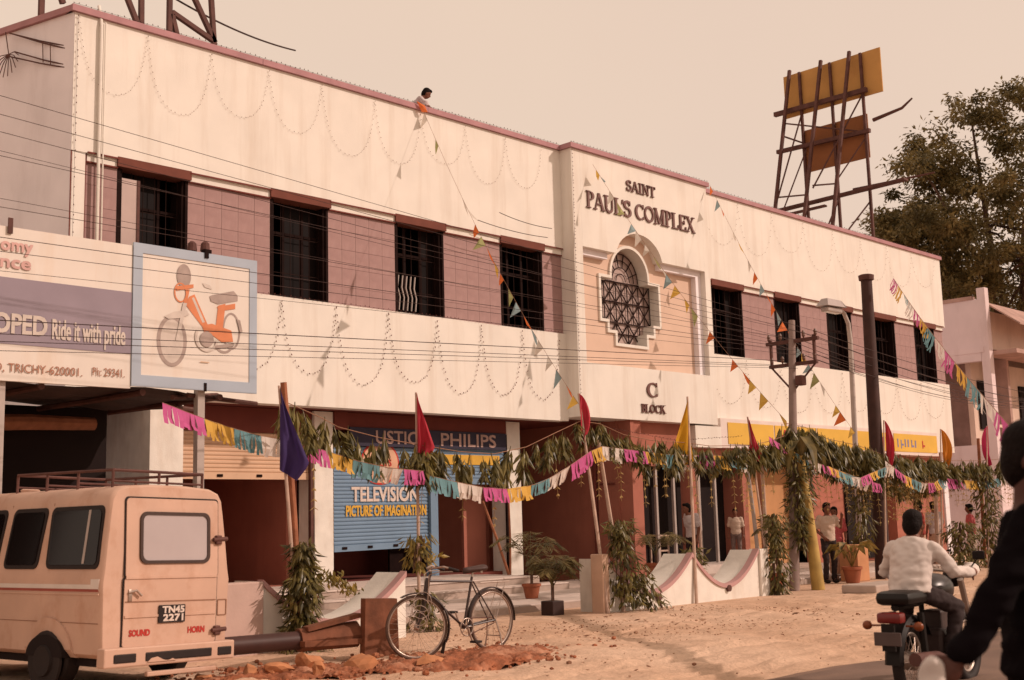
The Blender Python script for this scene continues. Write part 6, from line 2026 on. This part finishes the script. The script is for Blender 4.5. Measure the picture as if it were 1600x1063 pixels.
def person(label, loc, rz, k=1.0, J=None, shirt=None, legs=None, sleeve='short', lower='trousers', hair=HAIR, head_rot=(0, 0, 0), voxel=.018, shoe=None, hold=None, skin=SKIN, bulk=1.0):
    t = thing('person', label, 'person', loc, rz)
    P = dict(pelvis=(0, 0, .92), waist=(0, 0, 1.06), chest=(0, .01, 1.27), neck=(0, .0, 1.43), head=(0, .025, 1.565),
             shR=(.175, 0, 1.375), elR=(.225, -.03, 1.10), wrR=(.235, .04, .86), shL=(-.175, 0, 1.375), elL=(-.225, -.03, 1.10), wrL=(-.235, .04, .86),
             hipR=(.09, 0, .90), knR=(.10, .03, .49), anR=(.10, -.02, .085), hipL=(-.09, 0, .90), knL=(-.10, .03, .49), anL=(-.10, -.02, .085))
    P.update(J or {})
    P = {a: Vector(b) * k for a, b in P.items()}
    lat = (P['shR'] - P['shL']).normalized()
    latp = (P['hipR'] - P['hipL']).normalized()
    HR = Euler(head_rot).to_matrix()
    def hd(x, y, z):
        return P['head'] + HR @ Vector((x, y, z)) * k
    b = MB()
    loft(b, [(P['pelvis'] - Vector((0, 0, .06 * k)), .13 * k, .095 * k), (P['pelvis'], .155 * k, .105 * k), (P['waist'], .135 * k, .09 * k), (P['chest'], .165 * k, .108 * k), (P['chest'].lerp(P['neck'], .6), .145 * k, .085 * k), (P['neck'], .06 * k, .055 * k)], lat)
    capsule(b, P['neck'] - (P['head'] - P['neck']) * .2, P['head'] - HR @ Vector((0, .02, .03)) * k, .054 * k, .05 * k)
    b.sphere(hd(0, .0, .03), .074 * k, .092 * k, .095 * k, 16, 12, HR)          # skull
    b.sphere(hd(0, .028, -.045), .056 * k, .062 * k, .068 * k, 14, 10, HR)      # jaw
    b.sphere(hd(0, .098, -.012), .014 * k, .022 * k, .024 * k, 8, 6, HR)        # nose
    b.sphere(hd(0, .078, -.062), .026 * k, .018 * k, .012 * k, 8, 6, HR)        # lips
    for s in (-1, 1):
        b.sphere(hd(.076 * s, .0, -.005), .012 * k, .022 * k, .034 * k, 8, 6, HR)
    for s in ('R', 'L'):
        capsule(b, P['sh' + s], P['el' + s], .050 * k, .041 * k)
        capsule(b, P['el' + s], P['wr' + s], .041 * k, .028 * k)
        capsule(b, P['hip' + s], P['kn' + s], .080 * k, .055 * k)
        capsule(b, P['kn' + s], P['an' + s], .054 * k, .037 * k)
        fwd = Vector((0, 1, 0))
        a_ = P['an' + s]
        b.sphere(a_ + Vector((0, .05, -.04)) * k, .042 * k, .115 * k, .038 * k, 12, 8)
    body = remeshed(b, 'body', skin, t, voxel * k)
    # hands: palm and five bent fingers, joined to the body mesh's wrist
    for s, sg in (('R', 1), ('L', -1)):
        w = P['wr' + s]; d = (w - P['el' + s]).normalized()
        if hold and s in hold:
            d = Vector(hold[s]).normalized()
        up = Vector((sg, 0, 0)); up = (up - d * up.dot(d)).normalized()
        side = d.cross(up)
        h = MB()
        capsule(h, w, w + d * .075 * k, .026 * k, .036 * k, 8)
        h.sphere(w + d * .055 * k, .036 * k, .036 * k, .036 * k, 8, 6)
        for q, (off, L) in enumerate(((-.028, .060), (-.010, .072), (.010, .068), (.027, .055))):
            p0 = w + d * .085 * k + side * off * k
            curl = -up * (.7 if not (hold and s in hold) else 1.6)
            p1 = p0 + (d + curl * .25).normalized() * L * .55 * k
            p2 = p1 + (d + curl).normalized() * L * .55 * k
            capsule(h, p0, p1, .0095 * k, .0088 * k, 6); capsule(h, p1, p2, .0088 * k, .007 * k, 6)
        t0 = w + d * .03 * k + side * .03 * k
        t1 = t0 + (d * .6 + side * .8).normalized() * .04 * k
        capsule(h, t0, t1, .012 * k, .010 * k, 6); capsule(h, t1, t1 + (d + side * .2 - up * .3).normalized() * .03 * k, .010 * k, .008 * k, 6)
        remeshed(h, 'hand', skin, body, .007 * k, 1)
    # eyes
    for s in (-1, 1):
        MB().sphere(hd(.030 * s, .083, .012), .012 * k, .008 * k, .008 * k, 8, 6, HR).build('eye', EYE, body, smooth='all')
    # hair
    h = MB()
    h.sphere(hd(0, -.018, .055), .084 * k, .096 * k, .084 * k, 16, 12, HR)
    h.sphere(hd(0, -.046, -.005), .080 * k, .070 * k, .100 * k, 14, 10, HR)
    h.sphere(hd(0, .045, .095), .062 * k, .05 * k, .036 * k, 12, 8, HR)
    for s in (-1, 1):
        h.sphere(hd(.066 * s, -.015, .02), .020 * k, .040 * k, .05 * k, 10, 8, HR)
    hm = remeshed(h, 'hair', hair, t, .010 * k, 2)
    # shirt
    g = 1.0 * bulk
    m = MB()
    low = P['pelvis'] - Vector((0, 0, .04 * k))
    loft(m, [(low, .172 * k * g, .122 * k * g), (P['waist'], .160 * k * g, .115 * k * g), (P['chest'], .186 * k * g, .126 * k * g), (P['chest'].lerp(P['neck'], .55), .168 * k * g, .100 * k * g), (P['chest'].lerp(P['neck'], .80), .120 * k * g, .085 * k * g), (P['neck'].lerp(P['chest'], .12), .078 * k * g, .070 * k * g)], lat)
    for s in ('R', 'L'):
        e = P['el' + s]
        if sleeve == 'long':
            capsule(m, P['sh' + s] + Vector((0, 0, -.012 * k)), e, .059 * k * g, .054 * k * g)
            capsule(m, e, e.lerp(P['wr' + s], .93), .053 * k * g, .042 * k * g)
        else:
            capsule(m, P['sh' + s], P['sh' + s].lerp(e, .78), .066 * k * g, .066 * k * g)
    remeshed(m, 'shirt', shirt, t, voxel * k, 3, .016 * k)
    # lower garment
    m = MB()
    loft(m, [(P['pelvis'] - latp.cross(Vector((0, 1, 0))) * 0 - Vector((0, 0, .09 * k)), .15 * k, .115 * k), (P['pelvis'], .164 * k, .116 * k), (P['pelvis'].lerp(P['waist'], .5), .150 * k, .106 * k)], latp)
    if lower == 'trousers':
        for s in ('R', 'L'):
            capsule(m, P['hip' + s], P['kn' + s], .092 * k, .070 * k)
            capsule(m, P['kn' + s], P['kn' + s].lerp(P['an' + s], .95), .068 * k, .060 * k)
    else:
        c0 = (P['knR'] + P['knL']) / 2; c1 = (P['anR'] + P['anL']) / 2
        loft(m, [(c1 + Vector((0, 0, .08 * k)), .18 * k, .14 * k), (c0, .19 * k, .13 * k), (P['pelvis'] - Vector((0, 0, .1 * k)), .18 * k, .125 * k)], latp)
    remeshed(m, 'trousers' if lower == 'trousers' else 'wrap_cloth', legs, t, voxel * k, 3, .014 * k)
    for s in ('R', 'L'):
        a_ = P['an' + s]
        MB().sphere(a_ + Vector((0, .055, -.045)) * k, .048 * k, .13 * k, .040 * k, 12, 8).build('shoe', shoe or RUB, t, smooth='all')
    return t

C_WHITE = cloth('white_shirt_cloth', (.62, .54, .50))
C_LILAC = cloth('pale_lilac_shirt', (.50, .43, .43))
C_CREAM = cloth('cream_shirt', (.52, .40, .32))
C_DARK = cloth('dark_trouser_cloth', (.030, .018, .018))
C_GREY = cloth('grey_trouser_cloth', (.16, .11, .10))
C_NAVY = mat('dark_jacket_cloth', (.006, .004, .005), .95, .1, 6, bump=.3, bscale=9, spec=.05)
C_RED = cloth('dark_red_shirt', (.28, .04, .03))
C_PINK = cloth('pink_red_shirt', (.48, .10, .11))
C_TAN = cloth('tan_wrap', (.46, .28, .20))

# rider on the motorcycle
ry_ = Vector((math.cos(RIDER_RZ), math.sin(RIDER_RZ), 0))
rid = person('motorcyclist in a white long-sleeved shirt seen from behind', Vector((9.05, -13.92, 0)) + ry_ * .12, RIDER_RZ - R(90), .93,
       dict(pelvis=(0, -.02, .92), waist=(0, .0, 1.03), chest=(0, .08, 1.21), neck=(0, .12, 1.345), head=(0, .15, 1.445),
            shR=(.175, .09, 1.265), elR=(.30, .20, 1.05), wrR=(.345, .50, 1.03), shL=(-.175, .09, 1.265), elL=(-.30, .20, 1.05), wrL=(-.345, .50, 1.03),
            hipR=(.11, .02, .88), knR=(.22, .42, .74), anR=(.20, .28, .36), hipL=(-.11, .02, .88), knL=(-.22, .42, .74), anL=(-.20, .28, .36)),
       C_WHITE, C_DARK, 'long', voxel=.013, hold={'R': (-.1, 1, 0), 'L': (.1, 1, 0)}, bulk=1.08, head_rot=(R(-8), 0, 0))

# passer-by close to us at the right edge, in dark clothes
fg = person('man in dark clothes passing close at the right picture edge, arm swung back', (4.20, -16.91, 0), R(-152), 1.03,
       dict(elR=(.25, -.15, 1.13), wrR=(.27, -.27, .965), shR=(.185, -.02, 1.38), elL=(-.25, .12, 1.12), wrL=(-.24, .34, 1.0),
            knR=(.10, -.10, .50), anR=(.10, -.38, .14), knL=(-.10, .22, .50), anL=(-.10, .26, .085)),
       C_NAVY, C_NAVY, 'long', voxel=.012, bulk=1.08, head_rot=(R(-6), 0, R(-28)), skin=mat('shaded_skin', (.07, .022, .014), .55, .08, 8))  # skin and dark jacket deepened in colour to stand for shade on him
hk = MB().sphere((.305, -.35, .915), .040, .044, .055, 12, 9)
hk.v = [(x + .012 * math.sin(60 * z), y + .012 * math.sin(55 * x), z + .01 * math.sin(50 * y)) for x, y, z in hk.v]
o = hk.build('handkerchief', C_WHITE, smooth='all')
o.location = (4.20, -16.91, 0); o.rotation_euler = (0, 0, R(-152)); o.scale = (1.02, 1.02, 1.02)
tag(o, 'crumpled white cloth in the hand of the passer-by in dark clothes', 'cloth')

person('man in cream shirt and dark trousers standing right of the utility pole', (23.5, -4.75, 0), R(150), 1.0,
       dict(elR=(.24, -.10, 1.13), wrR=(.16, .08, .98), elL=(-.30, .02, 1.16), wrL=(-.26, .16, 1.36), knR=(.10, .05, .49)), C_CREAM, C_DARK, voxel=.02)
person('bare-armed person half hidden behind the man in the cream shirt', (24.5, -4.35, 0), R(110), .95,
       dict(elR=(.36, .0, 1.30), wrR=(.20, .05, 1.46)), C_PINK, C_TAN, lower='wrap', voxel=.022)
person('man in pale shirt standing in front of the dark entrance doors', (23.0, -1.55, .125), R(75), 1.0,
       dict(chest=(0, .05, 1.26), neck=(0, .09, 1.41), head=(0, .13, 1.53)), C_LILAC, C_DARK, voxel=.02)
person('person in a cream shirt standing at the right of the dark entrance doors', (26.2, -.55, .30), R(120), .8, None, C_CREAM, C_GREY, voxel=.022)
person('person in a dark red shirt in the group beyond the rider', (29.0, -4.1, 0), R(40), 1.0, None, C_RED, C_TAN, lower='wrap', voxel=.022)
person('person in a pale shirt with a tan wrap beside the dark red shirt', (30.0, -4.0, 0), R(-30), 1.0, dict(elR=(.28, .1, 1.12), wrR=(.30, .34, 1.12)), C_LILAC, C_TAN, lower='wrap', voxel=.022)
person('person in a pink-red shirt and pale wrap under the pink flag', (31.0, -4.5, 0), R(20), .95, None, C_PINK, C_CREAM, lower='wrap', voxel=.022)
# boy leaning over the parapet
person('dark-haired boy in a white shirt leaning over the roof parapet', (16.62, .62, 9.2), R(-128), .98,
       dict(waist=(0, .06, 1.08), chest=(0, .17, 1.27), neck=(0, .25, 1.40), head=(0, .34, 1.50), shR=(.17, .20, 1.33), elR=(.24, .36, 1.12), wrR=(.16, .55, 1.0), shL=(-.17, .20, 1.33), elL=(-.22, .38, 1.12), wrL=(-.12, .56, 1.0)),
       C_LILAC, C_GREY, voxel=.016, head_rot=(R(-30), 0, 0))
m = MB().add([(0, 0, 0), (.20, -.03, -.06), (.26, -.05, -.20), (.12, -.02, -.22), (.13, -.05, -.10)], [(0, 1, 4), (1, 2, 4), (2, 3, 4), (3, 0, 4)])
o = m.build('orange_pennant_bunch', PEN[0])
o.location = (16.15, -.10, 10.20); tag(o, 'bunched orange pennant held over the parapet by the boy', 'pennant')

bpy.data.scenes.remove(WORK)
